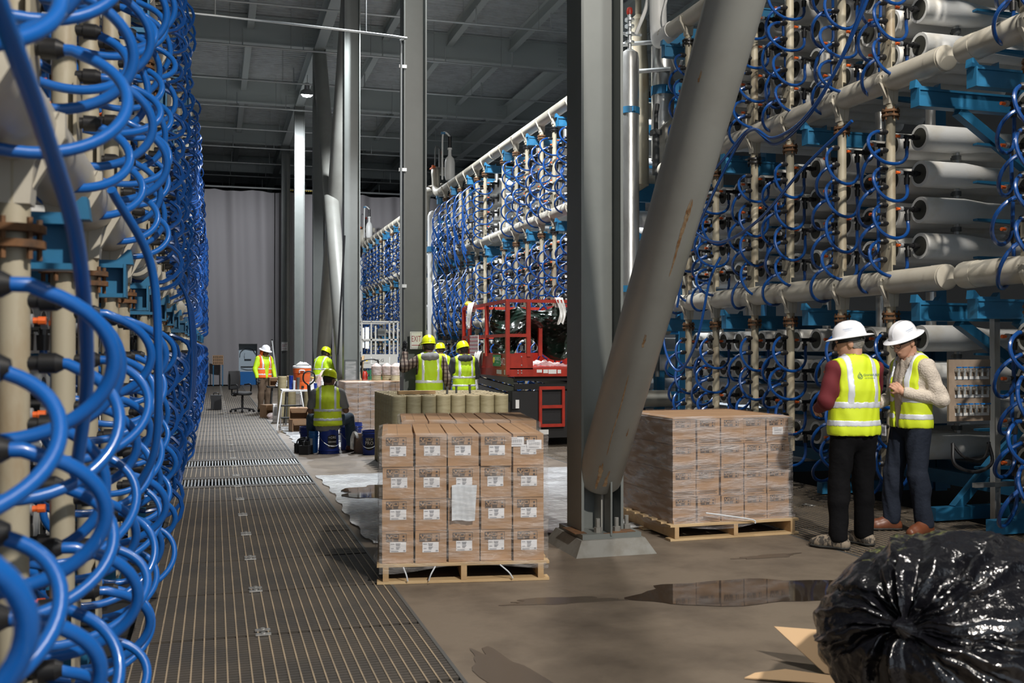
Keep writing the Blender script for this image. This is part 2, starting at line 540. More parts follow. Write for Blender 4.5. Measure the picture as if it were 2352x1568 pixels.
# ------------------------------------------------------------------ outer walls and the curtain
for nm, c, d in (('wall_back', (3.5, 61.5, 5.7), (25, 0.2, 11.6)), ('wall_left', (-9, 26.5, 5.7), (0.2, 71, 11.6)), ('wall_right', (16, 26.5, 5.7), (0.2, 71, 11.6))):
    tag(MB().box(c, d).ob(nm, 'wall', smooth=False), 'dark painted hall wall', kind='structure')
def curtain(x0, x1, y, label, seed, z1=8.85, amp=0.09, cut=None):
    g = MB()
    n = int((x1 - x0) / 0.05)
    def fn(a, b):
        x = x0 + (x1 - x0) * a
        z = 0.03 + (z1 - 0.03) * b
        f = math.sin(x * 5.1 + seed) + 0.6 * math.sin(x * 9.7 + 2 * seed + 0.3 * z) + 0.5 * math.sin(x * 2.3 + seed)
        return (x, y + amp * f * (0.35 + 0.5 * b) + 0.03 * math.sin(z * 1.1 + x), z - (0.08 * abs(math.sin(x * 1.9)) if b > 0.98 else 0))
    g.grid(fn, n, 24)
    if cut:
        keep = []
        for f in g.f:
            c = sum((Vector(g.v[i]) for i in f), Vector()) / 4
            if not (cut[0] < c.x < cut[1] and c.z < cut[2]):
                keep.append(f)
        g.f = keep
        g.m = [0] * len(keep)
    o = g.ob('divider_curtain', 'curtain')
    return tag(o, label, 'curtain')
curtain(-1.6, 2.62, 46.9, 'grey divider curtain with a doorway cut, behind the left hoses', 0.4, cut=(1.05, 1.86, 1.95))
curtain(2.66, 5.2, 46.95, 'dark divider curtain stretched between the far columns', 1.9, amp=0.04)
curtain(5.25, 14, 47.0, 'dark divider curtain behind the far membrane rack', 3.0)
rail = MB().cyl((-3, 46.85, 8.95), (14, 46.85, 8.95), 0.04, n=8)
rail.mi(1)
for i in range(18):
    rail.box((3.15 + i * 0.09, 46.75, 8.9), (0.05, 0.02, 0.06))
tag(rail.ob('curtain_rail', ['galv', 'yellow']), 'galvanised rail carrying the divider curtains', 'rail')

# ------------------------------------------------------------------ columns and braces
def column(y, label, near=False, h=ZB):
    t = thing('steel_column', label, 'column', (3.0, y, 0))
    g = MB()
    for sx in (-1, 1):
        g.box((sx * 0.17, 0, h / 2), (0.022, 0.34, h))
    g.box((0, 0, h / 2), (0.33, 0.016, h))
    g.ob('shaft', 'column', t, smooth=False)
    b = MB()
    b.box((0.03, -0.02, 0.14), (0.5, 0.56, 0.04))
    b.ob('base_plate', 'column', t, smooth=False)
    b = MB()
    s0, s1 = 0.34, 0.27
    b.add([(a * s0 + 0.03, c * (s0 + 0.04) - 0.02, 0) for a, c in ((-1, -1), (1, -1), (1, 1), (-1, 1))] +
          [(a * s1 + 0.03, c * (s1 + 0.04) - 0.02, 0.12) for a, c in ((-1, -1), (1, -1), (1, 1), (-1, 1))],
          [(3, 2, 1, 0), (4, 5, 6, 7), (0, 1, 5, 4), (1, 2, 6, 5), (2, 3, 7, 6), (3, 0, 4, 7)])
    b.ob('grout_pad', 'grout', t, smooth=False)
    bm = MB().cyl((0, 0, 0.16), (0, 0, 0.2), 0.032, n=6).cyl((0, 0, 0.2), (0, 0, 0.27), 0.018, n=8).mesh('anchor_bolt', 'grout')
    for bx, by in ((0.1, -0.22), (-0.06, -0.22), (0.22, -0.14), (-0.08, 0.2), (0.12, 0.2)):
        ob('anchor_bolt', bm, t, (bx, by, 0))
    if near:
        r = MB()
        r.box((0.06, -0.292, 0.15), (0.2, 0.004, 0.03)).box((-0.215, -0.1, 0.162), (0.1, 0.3, 0.004)).box((0.14, -0.22, 0.163), (0.2, 0.12, 0.004))
        r.ob('rust_patch', 'rust', t, smooth=False)
        r = MB()
        r.box((0.02, -0.16, 0.62), (0.014, 0.3, 0.95))
        r.ob('gusset_plate', 'column', t, smooth=False)
    return t
CL = ['big grey steel column rising beside the thick slanting brace', None]
names = {7.7: 'big grey steel column rising beside the thick slanting brace, base plate bolted down',
         15.55: 'grey steel column carrying the exit sign', 23.0: 'pale grey steel column beside the white scissor lift',
         30.4: 'grey steel column half hidden behind crossed pipe braces', 37.7: 'slim grey steel column next to the thin wall conduit',
         45.1: 'brightly lit white looking column in front of the far curtain'}
for y, l in names.items():
    column(y, l, y < 10)

def brace(p0, p1, label, r=0.178, streaks=False):
    t = thing('diagonal_brace', label, 'brace', p0)
    p0, p1 = Vector(p0), Vector(p1)
    d = p1 - p0
    n = d.normalized()
    MB().path([((0, 0, 0), r * 0.9), (n * 0.03, r), (d - n * 0.03, r), (d, r * 0.9)], 40).ob('pipe', 'brace', t)
    g = MB()
    g.box(n * -0.08 + Vector((0, 0, -0.12)), (0.02, 0.26, 0.46))
    g.ob('end_plate', 'brace', t, smooth=False)
    if streaks:
        q = n.to_track_quat('Z', 'Y').to_matrix()
        def on(a, s, dr=0.0015):
            return q @ Vector(((r + dr) * math.cos(a), (r + dr) * math.sin(a), s))
        # angle facing the viewer
        best = min((i * 0.05 for i in range(126)), key=lambda a: (q @ Vector((math.cos(a), math.sin(a), 0))).dot(Vector((0.3, 0.95, 0))))
        for k, (a0, s0, s1, w0, w1) in enumerate(((best + 0.35, 2.05, 2.6, 0.02, 0.12), (best + 0.1, 1.45, 1.52, 0.05, 0.06), (best - 0.1, 0.42, 1.15, 0.02, 0.035), (best - 0.15, 0.06, 0.3, 0.05, 0.13),
                                                  (best + 0.55, 0.62, 0.66, 0.03, 0.03), (best + 0.2, 0.1, 0.22, 0.12, 0.05), (best - 0.6, 3.4, 3.43, 0.04, 0.04))):
            st = MB()
            def fn(a, b, a0=a0, s0=s0, s1=s1, w0=w0, w1=w1, k=k):
                s = s0 + (s1 - s0) * b
                w = (w0 + (w1 - w0) * b) * (0.8 + 0.12 * math.sin(b * 31 + k) + 0.1 * math.sin(b * 77 + 2 * k) * (1 if a < 0.5 else -1)) * (1 if 0.02 < b < 0.98 else 0.4)
                return on(a0 + w * (a - 0.5) * 2 + 0.012 * math.sin(b * 9 + k), s + 0.05 * (math.sin(a * 9 + k) if b > 0.9 else 0))
            st.grid(fn, 6, 24)
            st.ob('rust_streak', 'rust_streak', t)
    return t
brace((3.0, 7.62, 0.55), (3.0, 0.65, 10.4), 'thick pale grey pipe brace with rust streaks slanting up from the column foot', streaks=True)
brace((3.05, 29.9, 0.9), (3.05, 23.5, 10.3), 'far slanting pipe brace leaning toward the camera side, first of the crossed pair', 0.2)
brace((2.95, 23.6, 0.9), (2.95, 29.8, 10.3), 'far slanting pipe brace leaning toward the curtain, second of the crossed pair', 0.2)

# exit signs
def exit_sign(x, y, z, label, s=1.0):
    t = thing('exit_sign', label, 'sign', (x, y, z))
    MB().box((0, 0, 0), (0.19 * s, 0.008, 0.27 * s)).ob('board', 'white', t, smooth=False)
    g = MB()
    for a, b, c, d in ((0, 0.12, 0.16, 0.004), (0, -0.12, 0.16, 0.004), (0.08, 0, 0.004, 0.24), (-0.08, 0, 0.004, 0.24)):
        g.box((a * s, -0.0055, b * s), (c * s, 0.003, d * s))
    g.ob('border_line', 'steel_dark', t, smooth=False)
    g = MB()
    text_mb(g, 'EXIT', 0.13 * s, (0, -0.006, -0.02 * s), (0.56, 0, 0), (0, 0, 1))
    g.box((-0.01 * s, -0.0055, -0.075 * s), (0.12 * s, 0.003, 0.01 * s))
    g.prism([(0, -0.012), (0.025, 0), (0, 0.012)], (0.045 * s, -0.005, -0.075 * s), (s, 0, 0), (0, 0, s), (0, -1, 0), 0.002)
    g.ob('lettering', 'sign_red', t, smooth=False)
exit_sign(3.01, 15.36, 1.76, 'white exit sign with red lettering and arrow on the dark column')
exit_sign(2.95, 44.93, 1.75, 'tiny exit sign on the bright far column', 1.4)

# ------------------------------------------------------------------ lamps
def lamp(i, x, y, z, w, tx, ty, col, beam, label):
    t = thing('high_bay_lamp', label, 'lamp', (x, y, z))
    t.rotation_euler = (math.radians(tx), math.radians(ty), 0)
    MB().lathe([(0.05, 0.32), (0.08, 0.3), (0.09, 0.12), (0.2, 0.05), (0.24, -0.06), (0.225, -0.06), (0.19, 0.03), (0.0, 0.04)], n=20).ob('housing', 'lamp_body', t)
    MB().lathe([(0.0, 0.03), (0.17, 0.02), (0.19, 0.0), (0.18, -0.08), (0.12, -0.13), (0.0, -0.15)], n=20).ob('bulb', 'lamp_glow', t)
    MB().cyl((0, 0, 0.3), (0, 0, 0.62), 0.012, n=6).ob('hanger', 'galv', t)
    ld = bpy.data.lights.new('lamp_light', 'SPOT')
    ld.energy = w
    ld.color = col
    ld.spot_size = math.radians(beam)
    ld.spot_blend = 0.35
    ld.shadow_soft_size = 0.2
    lo = bpy.data.objects.new('lamp_light', ld)
    COL.objects.link(lo)
    lo.parent = t
    lo.location = (0, 0, -0.4)
LL = ['high bay lamp above and behind the viewer', 'high bay lamp above the two men in white hats', 'high bay lamp over the scissor lift', 'high bay lamp over the far workers', 'glaring high bay lamp beside the far column top']
for i, a in enumerate(LAMPS):
    lamp(i, *a, LL[i])
# ------------------------------------------------------------------ membrane racks
# local frame: x = 0 at the riser pipes, -x is the aisle, vessels run to +x, y along the hall
HEAD = [2.28, 4.28, 6.28]
ROWS = lambda t: [HEAD[t] - 0.55 - 0.36 * j for j in range(4)]
RV = 0.128
def vessel_mesh(n, full):
    g = MB()
    g.mi(0).lathe([(0.128, 0.0), (0.132, 0.01), (0.132, 0.5), (0.12, 0.62), (0.102, 0.78), (0.1, 1.0), (0.1, 2.1)], (0.34, 0, 0), (1, 0, 0), n)
    g.mi(1).lathe([(0.098, 0.0), (0.13, -0.001), (0.13, 0.012)], (0.338, 0, 0), (1, 0, 0), n)
    g.mi(2).lathe([(0.0, 0.09), (0.07, 0.088), (0.097, 0.085), (0.099, -0.0025)], (0.338, 0, 0), (1, 0, 0), n)
    if full == 2:
        tee(g, 3)
    return g
def tee(g, k):
    g.mi(k).cyl((0.44, 0, 0), (0.13, 0, 0), 0.021, n=8).cyl((0.3, 0, 0), (0.26, 0, 0), 0.031, n=10).cyl((0.36, 0, 0), (0.42, 0, 0), 0.034, n=10)
    g.cyl((0.19, 0, 0), (0.19, 0, -0.05), 0.02, n=8).cyl((0.19, 0, -0.045), (0.19, 0, -0.115), 0.03, 0.026, n=10)
    return g
ves_full = vessel_mesh(20, 1).mesh('pressure_vessel', ['vessel', 'mouth', 'mouth_in'])
ves_far = vessel_mesh(12, 2).mesh('pressure_vessel', ['vessel', 'mouth', 'mouth_in', 'black'])
tee_me = tee(MB(), 0).mi(1).cyl((0.135, 0, 0), (0.105, 0, 0), 0.026, n=10).mesh('hose_tee', ['black', 'grey_nut'])
plug_me = MB().cyl((0.106, 0, 0), (0.085, 0, 0), 0.012, n=8).cyl((0.088, 0, 0), (0.06, 0, 0), 0.016, n=8).mesh('plug', 'orange')
port_me = MB().cyl((-0.04, 0, 0), (-0.075, 0, 0), 0.022, n=10).cyl((-0.07, 0, 0), (-0.115, 0, 0), 0.031, 0.031, n=10).cyl((-0.115, 0, 0), (-0.135, 0, 0), 0.031, 0.02, n=10).mesh('hose_port', 'black')
coup_me = MB().cyl((0, 0, -0.055), (0, 0, 0.055), 0.03, n=8).mi(1).cyl((0, 0, -0.022), (0, 0, 0.022), 0.048, n=10).box((0, 0.05, 0), (0.02, 0.05, 0.03)).mesh('vessel_coupling', ['stainless', 'steel_dark'])

HR = 0.0172
cradle_me = MB().prism([(0.55, -0.165), (1.6, -0.21), (1.6, -0.14), (0.55, -0.145)], (0, 0, 0), (1, 0, 0), (0, 0, 1), (0, 1, 0), 0.06).mesh('cradle_arm', 'blue_steel', False)
def jit(r, s):
    return r.uniform(-s, s)
def hose_pts(kind, r, n):
    """centre line of one hose as n+1 points"""
    P = []
    if kind in 'ab':
        rx, rz = 0.24 + jit(r, 0.025), (0.185 + jit(r, 0.022) if kind == 'a' else 0.16 + jit(r, 0.03))
        cx = 0.19 - rx
        cz = -rz * 0.97
        w = -0.13 + jit(r, 0.03)
        sway = jit(r, 0.025)
        for i in range(n + 1):
            t = i / n
            th = math.radians(112 + 248 * t)
            x = cx + rx * math.cos(th)
            z = cz + rz * math.sin(th) * (1 + 0.06 * math.sin(3 * t))
            s_ = t * t * (3 - 2 * t)
            y = w * math.sin(PI * min(1, t * 1.02)) if kind == 'a' else 0.42 * s_ + sway * math.sin(2 * PI * t)
            P.append([x, y, z])
        ex = (0.19, 0.0 if kind == 'a' else 0.42, -0.1 if kind == 'a' else 0.09)
        k = max(2, n // 4)
        z0 = P[-1][2]
        for i in range(1, k + 1):
            P.append([0.19, ex[1], z0 + (ex[2] - z0) * i / k])
        P = [[-0.115, 0, 0]] + P
        P[1][2] = -0.002
        return P
    L = r.uniform(0.6, 1.3)
    w = r.uniform(-0.22, 0.3)
    q = [(-0.1, 0, 0), (-0.17, 0, 0), (-0.25 + jit(r, .02), w * 0.2, -0.06), (-0.36 + jit(r, .05), w * 0.4, -0.2), (-0.4 + jit(r, .07), w * 0.6, -L * 0.5),
         (-0.31 + jit(r, .05), w * 0.8, -L * 0.75), (-0.22 + jit(r, .06), w, -L)]
    return [tuple(p) for p in spline(q, max(2, n // 6))]
def hose_set(name, m, sub, n, withport, count=6):
    out = {}
    for kind in 'abc':
        lst = []
        for i in range(count):
            r = random.Random(i * 31 + ord(kind))
            g = MB()
            pts = hose_pts(kind, r, sub)
            g.path([(p, HR) for p in pts], n)
            if kind == 'c':
                e = Vector(pts[-1])
                dr = (e - Vector(pts[-2])).normalized()
                g.mi(1).cyl(e - dr * 0.02, e + dr * 0.09, 0.03, n=8).cyl(e + dr * 0.09 - Vector((0.07, 0.05, 0)), e + dr * 0.09 + Vector((0.09, 0.06, 0.03)), 0.022, n=8)
            if withport:
                g.mi(1)
                g.cyl((-0.04, 0, 0), (-0.135, 0, 0), 0.03, n=7)
            lst.append(g.mesh('hose', [m, 'black']))
        out[kind] = lst
    return out
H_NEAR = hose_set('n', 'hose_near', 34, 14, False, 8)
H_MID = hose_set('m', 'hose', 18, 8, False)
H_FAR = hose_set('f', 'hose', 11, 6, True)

def riser_offsets(n):
    o, y = [], 0.8
    for i in range(n):
        o.append(y)
        y += 0.8 if i % 2 == 0 else 1.0
    return o

flange_me = None
def rack(label, x, y, rot, n, tiers, level, skip=0, hang=None, missing=None, L=None, group='membrane racks'):
    """level: 'near' full with smooth hoses, 'mid' full, 'far' joined fittings"""
    t = thing('membrane_rack', label, 'rack', (x, y, 0), rot, group)
    r = random.Random(int(x * 10 + y * 7))
    offs = riser_offsets(n)
    L = L or offs[-1] + 0.8
    ys0 = offs[skip] - 0.6 if skip else 0.0
    hs = {'near': H_NEAR, 'mid': H_MID, 'far': H_FAR}[level]
    full = level != 'far'
    for k in tiers:
        z = HEAD[k]
        hp = MB()
        hp.path([((0, ys0, z), 0.1), ((0, ys0 + 0.006, z), 0.117), ((0, L - 0.006, z), 0.117), ((0, L, z), 0.1)], 24)
        for e in ([ys0 + 0.03, L - 0.18] if not skip else [L - 0.18]):
            hp.cyl((0, e, z), (0, e + 0.15, z), 0.121, n=24)
        ho = hp.ob('header_pipe', 'cream', t)
        rr = ROWS(k)
        bands = MB()
        for oy in offs[skip:]:
            # saddle gusset under the header
            g = MB()
            g.prism([(-0.125, 0.03), (-0.06, -0.12), (-0.05, -0.24), (0.05, -0.24), (0.06, -0.12), (0.11, 0.0)], (0, oy - 0.045, z), (1, 0, 0), (0, 0, 1), (0, 1, 0), 0.09)
            g.prism([(-0.14, 0.03), (-0.118, 0.035), (-0.05, -0.2), (-0.09, -0.13), (-0.14, -0.04)], (0, oy - 0.02, z), (1, 0, 0), (0, 0, 1), (0, 1, 0), 0.04)
            g.ob('saddle', 'cream', ho, smooth=False)
            q = MB()
            q.path([((0, oy, z - 0.1), 0.046), ((0, oy, rr[3] - 0.2), 0.046)], 14)
            ri = q.ob('riser_pipe', 'riser', t)
            f = MB()
            for dz in (-0.30, -0.345):
                f.cyl((0, oy, z + dz), (0, oy, z + dz - 0.022), 0.088, n=12)
            for i in range(6):
                a = i * PI / 3 + 0.3
                f.cyl((0.07 * math.cos(a), oy + 0.07 * math.sin(a), z - 0.28), (0.07 * math.cos(a), oy + 0.07 * math.sin(a), z - 0.40), 0.009, n=5)
            f.ob('flange', 'rust' if level == 'near' or r.random() < 0.7 else 'black', ri)
            if k > 0 or True:
                zb = rr[3] - 0.2
                pl = MB()
                pl.box((-0.05, oy, zb + 0.06), (0.012, 0.17, 0.3))
                pl.cyl((-0.06, oy - 0.05, zb + 0.17), (-0.04, oy - 0.05, zb + 0.17), 0.012, n=6)
                pl.ob('clamp_plate', 'riser', ri, smooth=False)
        # blue brackets and saddles
        for by in (0.28, 2.1, 3.95, 5.75):
            if by < ys0 or by > L:
                continue
            b = MB()
            b.box((0.8, by, z - 0.235), (1.85, 0.11, 0.02)).box((0.8, by, z - 0.385), (1.85, 0.11, 0.02)).box((0.8, by - 0.03, z - 0.31), (1.85, 0.014, 0.15))
            b.box((-0.122, by, z - 0.31), (0.012, 0.12, 0.17))
            b.prism([(-0.16, -0.12), (0.13, -0.12), (0.125, -0.06), (0.09, -0.1), (-0.08, -0.1), (-0.135, -0.045), (-0.15, -0.045)], (0, by - 0.04, z - 0.105), (1, 0, 0), (0, 0, 1), (0, 1, 0), 0.08)
            b.bar((0.35, by, z - 0.4), (1.55, by, z - 1.15), 0.09, 0.09)
            b.ob('support_bracket', 'blue_steel', t, smooth=False)
    zt = HEAD[tiers[-1]] + 0.15
    for by in (0.28, 2.1, 3.95, 5.75):
        if by < ys0 or by > L:
            continue
        MB().box((1.6, by, zt / 2), (0.16, 0.16, zt)).ob('frame_post', 'blue_steel', t, smooth=False)
        if full:
            for k in tiers:
                for z in ROWS(k):
                    ob('cradle_arm', cradle_me, t, (0, by - 0.03, z))
    bl = MB().box((0.9, (ys0 + L) / 2, 0.3), (0.1, L - ys0, 0.14)).box((1.6, (ys0 + L) / 2, 0.3), (0.12, L - ys0, 0.14))
    for by in (0.28, 2.1, 3.95, 5.75):
        if ys0 <= by <= L:
            bl.box((0.9, by, 0.08), (1.7, 0.1, 0.12)).bar((0.3, by, 0.12), (1.1, by, 0.9), 0.08)
    bl.ob('base_frame', 'blue_steel', t, smooth=False)
    # stainless feed stubs
    for i, oy in enumerate(offs[skip:]):
        for k in tiers:
            s = MB().cyl((0.55, oy + 0.1, HEAD[k] - 0.08), (0.55, oy + 0.1, ROWS(k)[0] + 0.1), 0.05, n=12)
            s.ob('feed_stub', 'stainless', t)
    # vessels, tees, hoses
    for ri_, oy in enumerate(offs[skip:]):
        for k in tiers:
            for j, z in enumerate(ROWS(k)):
                for c in (0, 1):
                    vy = oy + 0.42 * c
                    miss = missing and missing(oy, k, c)
                    ve = ob('pressure_vessel', ves_full if full else ves_far, t, (0, vy, z))
                    hk = 'ab'[c]
                    if hang and hang(oy, k, j):
                        hk = 'c'
                    if full and hk != 'c' and not miss:
                        te = ob('hose_tee', tee_me, ve, (0, 0, 0), (jit(r, 0.5), 0, 0) if c == 0 else (jit(r, 0.25), 0, 0))
                        te.rotation_euler[0] *= 0.25
                        ob('plug', plug_me, ve)
                    if full and c == 0 and level != 'near' and j < 3 and ri_ == 0:
                        ob('vessel_coupling', coup_me, ve, (0.78, 0, -0.18))
                    if miss:
                        continue
                    hz = z + 0.03 - 0.18 * c
                    h = ob('hose', r.choice(hs[hk]), t, (0, oy, hz), (0, jit(r, 0.03), jit(r, 0.05)))
                    if full:
                        ob('hose_port', port_me, h)
    return t

RX, LX = 6.4, -0.56
rack('membrane rack at the right picture edge, only its far end in view', RX, 1.4, 0, 6, [0, 1, 2], 'mid', skip=3)
rack('membrane rack behind the two men in white hard hats', RX, 7.6, 0, 6, [0, 1, 2], 'mid')
rack('membrane rack behind the red scissor lift, its hoses all looped', RX, 16.0, 0, 7, [0, 1, 2], 'mid', missing=lambda oy, k, c: oy > 5.9 and k == 2)
rack('membrane rack with long unplugged hoses hanging beside the exit sign column', RX, 23.05, 0, 6, [0, 1, 2], 'mid', hang=lambda oy, k, j: oy > 1.5 and (k == 2 or (k == 1 and j < 3)))
rack('nearer half of the farthest membrane rack beyond the exit sign column', RX, 32.2, 0, 6, [0, 1, 2], 'far')
rack('farthest membrane rack, right behind the white scissor lift', RX, 38.4, 0, 6, [0, 1, 2], 'far')
rack('nearest rack on the left with big blurred blue hose loops', LX, 7.6, PI, 7, [0, 1], 'near')
rack('second rack along the left wall of hoses', LX, 13.9, PI, 6, [0, 1, 2], 'far')
rack('third rack along the left wall of hoses', LX, 22.4, PI, 6, [0, 1, 2], 'far')
rack('fourth rack along the left wall of hoses', LX, 28.7, PI, 6, [0, 1, 2], 'far')
rack('fifth rack along the left wall of hoses', LX, 38.2, PI, 6, [0, 1, 2], 'far')
rack('last rack along the left wall of hoses, before the curtain', LX, 44.4, PI, 6, [0, 1, 2], 'far')

# loose hoses
def loose(pts, label, m='hose', r=HR, n=10, sub=8):
    return tag(MB().tube(pts, r, n, sub).ob('blue_hose', m), label, 'hose')
loose([(6.2, 7.9, 5.9), (6.05, 8.3, 4.98), (6.02, 8.8, 4.4), (6.02, 9.35, 4.07), (6.03, 9.95, 4.0), (6.02, 10.35, 4.18), (6.1, 10.85, 4.12), (6.05, 11.4, 3.6), (6.08, 12.2, 2.9), (6.1, 12.55, 2.2)],
      'loose blue hose draped in a wave below the upper pipe of the right rack')
loose([(6.22, 8.1, 5.9), (6.1, 8.5, 4.9), (6.06, 9.0, 4.3), (6.06, 9.5, 4.02), (6.06, 10.0, 3.94), (6.06, 10.5, 4.22), (6.02, 11.0, 4.0), (6.0, 11.6, 3.72), (6.04, 12.6, 3.2)],
      'second loose blue hose draped alongside the wavy one', sub=8)
loose([(6.1, 8.6, 3.9), (6.0, 9.3, 3.55), (5.98, 10.2, 3.1), (6.0, 11.2, 2.95), (6.03, 12.1, 3.3), (6.08, 12.45, 3.75), (6.1, 12.7, 3.3), (6.06, 12.75, 2.4), (6.0, 12.75, 1.7), (6.0, 12.3, 1.33), (6.02, 11.8, 1.75), (6.1, 11.6, 2.5), (6.2, 11.5, 2.8)],
      'long blue hose looping down to cart height beside the shrink wrapped pallet')
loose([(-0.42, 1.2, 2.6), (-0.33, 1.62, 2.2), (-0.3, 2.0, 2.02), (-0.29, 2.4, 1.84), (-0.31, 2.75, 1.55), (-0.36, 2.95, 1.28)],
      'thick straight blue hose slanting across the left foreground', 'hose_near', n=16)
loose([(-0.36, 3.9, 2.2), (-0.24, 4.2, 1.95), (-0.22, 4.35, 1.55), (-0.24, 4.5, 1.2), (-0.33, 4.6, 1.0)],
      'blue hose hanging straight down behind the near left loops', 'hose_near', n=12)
for i in range(3):
    y0 = 10.6 + i * 1.1
    loose([(-0.4, y0, 2.4), (-0.26, y0 + 0.1, 2.1), (-0.22, y0 + 0.2, 1.5), (-0.26, y0 + 0.3, 1.0), (-0.36, y0 + 0.3, 0.8)],
          'long blue hose hanging on the left wall of hoses, %s of three' % ('first', 'second', 'third')[i], 'hose')

# ------------------------------------------------------------------ pipework at the rack ends
def bend(mb, pts, r, n=16, sub=5):
    mb.tube(pts, r, n, sub)
    return mb
def lever(parent, p, d=(0, -1, 0)):
    v = Vector(p)
    g = MB().bar(v, v + Vector(d) * 0.45, 0.05, 0.03).cyl(v - Vector((0, 0, 0.03)), v + Vector((0, 0, 0.04)), 0.06, n=10)
    g.ob('valve_lever', 'orange', parent, smooth=False)
def manifold(y, label, x=6.4):
    t = thing('pipe_manifold', label, 'pipework', (x, y, 0))
    MB().path([((-0.15, 0, 0), 0.15), ((-0.15, 0, 5.6), 0.15), ((-0.15, 0, 5.72), 0.1), ((-0.15, 0, 5.76), 0.03)], 18).ob('standpipe', 'white_pipe', t)
    bend(MB(), [(0, -0.6, 6.25), (0, -0.1, 6.3), (0, 0.15, 6.45), (0.0, 0.22, 6.75), (0.0, 0.3, 6.98), (0.1, 0.5, 7.05), (0.6, 0.6, 7.05)], 0.13).ob('header_elbow', 'cream', t)
    bend(MB(), [(0.3, 0.5, 6.55), (0.1, 0.9, 6.55), (-0.05, 1.2, 6.5), (-0.1, 1.35, 6.2), (-0.1, 1.4, 5.4), (-0.1, 1.42, 4.9)], 0.15).ob('drop_elbow', 'cream', t)
    for i, z in enumerate((4.4, 3.6, 2.8, 2.0)):
        g = MB().path([((-0.3, 1.1, z), 0.19), ((0.9, 1.1, z), 0.19)], 16).mi(1).cyl((-0.305, 1.1, z), (-0.3, 1.1, z), 0.13, n=14)
        g.ob('cartridge_housing', ['white_pipe', 'mouth_in'], t)
        if i % 2:
            bend(MB(), [(-0.2, 0.5, z + 0.1), (-0.25, 0.8, z + 0.1), (-0.28, 0.95, z - 0.1), (-0.28, 0.98, z - 0.5)], 0.1, 12).ob('drain_bend', 'cream', t)
    MB().lathe([(0.0, 6.5), (0.12, 6.5), (0.15, 6.6), (0.15, 7.0), (0.12, 7.12), (0.05, 7.2), (0.045, 7.36), (0.07, 7.38), (0.07, 7.42), (0.03, 7.44), (0.028, 7.7), (0.0, 7.7)], (0.1, -1.2, 0), n=16).ob('air_vessel', 'white_pipe', t)
    g = MB().cyl((0.1, -1.2, 7.42), (0.1, -1.2, 7.75), 0.05, n=10).mi(1).tube([(0.1, -1.2, 7.75), (0.0, -1.2, 7.85), (-0.1, -1.2, 7.82), (-0.12, -1.2, 7.3), (-0.12, -1.2, 6.5)], 0.025, 8)
    g.mi(2).box((-0.1, -1.2, 7.84), (0.12, 0.06, 0.06))
    g.ob('relief_valve', ['black', 'white_pipe', 'blue_steel'], t)
    g = MB().cyl((0.05, -0.1, 7.05), (0.05, -0.1, 7.6), 0.04, n=8).cyl((0.15, 0.2, 7.1), (0.15, 0.2, 7.5), 0.03, n=8).tube([(0.05, -0.1, 7.6), (-0.08, -0.1, 7.66), (-0.1, -0.1, 7.1)], 0.02, 6)
    g.mi(1).cyl((0.15, 0.2, 7.5), (0.15, 0.2, 7.58), 0.05, n=8)
    g.ob('sample_valve', ['steel_dark', 'red'], t)
    lever(t, (-0.1, 0.1, 7.1), (0, 1, 0.02))
    lever(t, (-0.2, 0.95, 6.75), (0, 1, 0.0))
    lever(t, (-0.35, 0.9, 3.3), (0, 1, 0.0))
    MB().box((0.3, 0.7, 5.1), (1.2, 0.12, 0.3)).prism([(0, 0), (1.1, 0), (1.1, -0.6)], (-0.2, 0.64, 4.95), (1, 0, 0), (0, 0, 1), (0, 1, 0), 0.1).box((-0.15, 0, 4.6), (0.34, 0.34, 0.16)).ob('support_bracket', 'blue_steel', t, smooth=False)
manifold(29.35, 'white and cream manifold pipes with orange valve levers at the middle rack end')
manifold(45.0, 'small far manifold pipes with orange levers above the white scissor lift')

t = thing('cleaning_pipework', 'tall stainless standpipes and cream bends rising behind the slanting brace', 'pipework', (6.3, 14.6, 0))
MB().path([((-0.15, -0.3, 0), 0.148), ((-0.15, -0.3, 6.1), 0.148), ((-0.15, -0.3, 6.2), 0.13), ((-0.15, -0.3, 6.25), 0.06)], 24).ob('standpipe', 'stainless', t)
g = MB()
for z in (2.55, 5.3):
    g.cyl((-0.15, -0.3, z - 0.05), (-0.15, -0.3, z + 0.05), 0.158, n=24).box((-0.15, -0.47, z), (0.05, 0.05, 0.07))
g.ob('pipe_clamp', 'blue_steel', t)
g = MB().cyl((-0.15, -0.3, 6.25), (-0.15, -0.3, 6.8), 0.03, n=10)
for z in (6.35, 6.48, 6.6, 6.7):
    g.cyl((-0.15, -0.3, z), (-0.15, -0.3, z + 0.035), 0.075, n=12)
g.cyl((-0.3, -0.3, 6.5), (0.05, -0.3, 6.5), 0.022, n=8).mi(1).lathe([(0.04, 6.8), (0.05, 6.85), (0.04, 6.9), (0, 6.92)], (-0.15, -0.3, 0), n=12)
g.ob('valve_stack', ['galv', 'red'], t)
MB().cyl((0.48, -0.15, 4.6), (0.48, -0.15, 6.4), 0.18, n=24).ob('filter_pipe', 'stainless', t)
MB().cyl((0.48, -0.15, 5.62), (0.48, -0.15, 5.76), 0.19, n=24).box((0.48, -0.35, 5.69), (0.06, 0.05, 0.09)).box((0.85, -0.4, 6.5), (0.9, 0.1, 0.26)).ob('pipe_clamp', 'blue_steel', t, smooth=False)
bend(MB(), [(0.1, -1.3, 6.28), (0.12, -0.9, 6.28), (0.18, -0.68, 6.34), (0.22, -0.56, 6.55), (0.22, -0.54, 6.9), (0.22, -0.54, 7.6), (0.25, -0.5, 8.0), (0.4, -0.4, 8.15), (1.0, -0.4, 8.15)], 0.13, 20).ob('header_elbow', 'white_pipe', t)
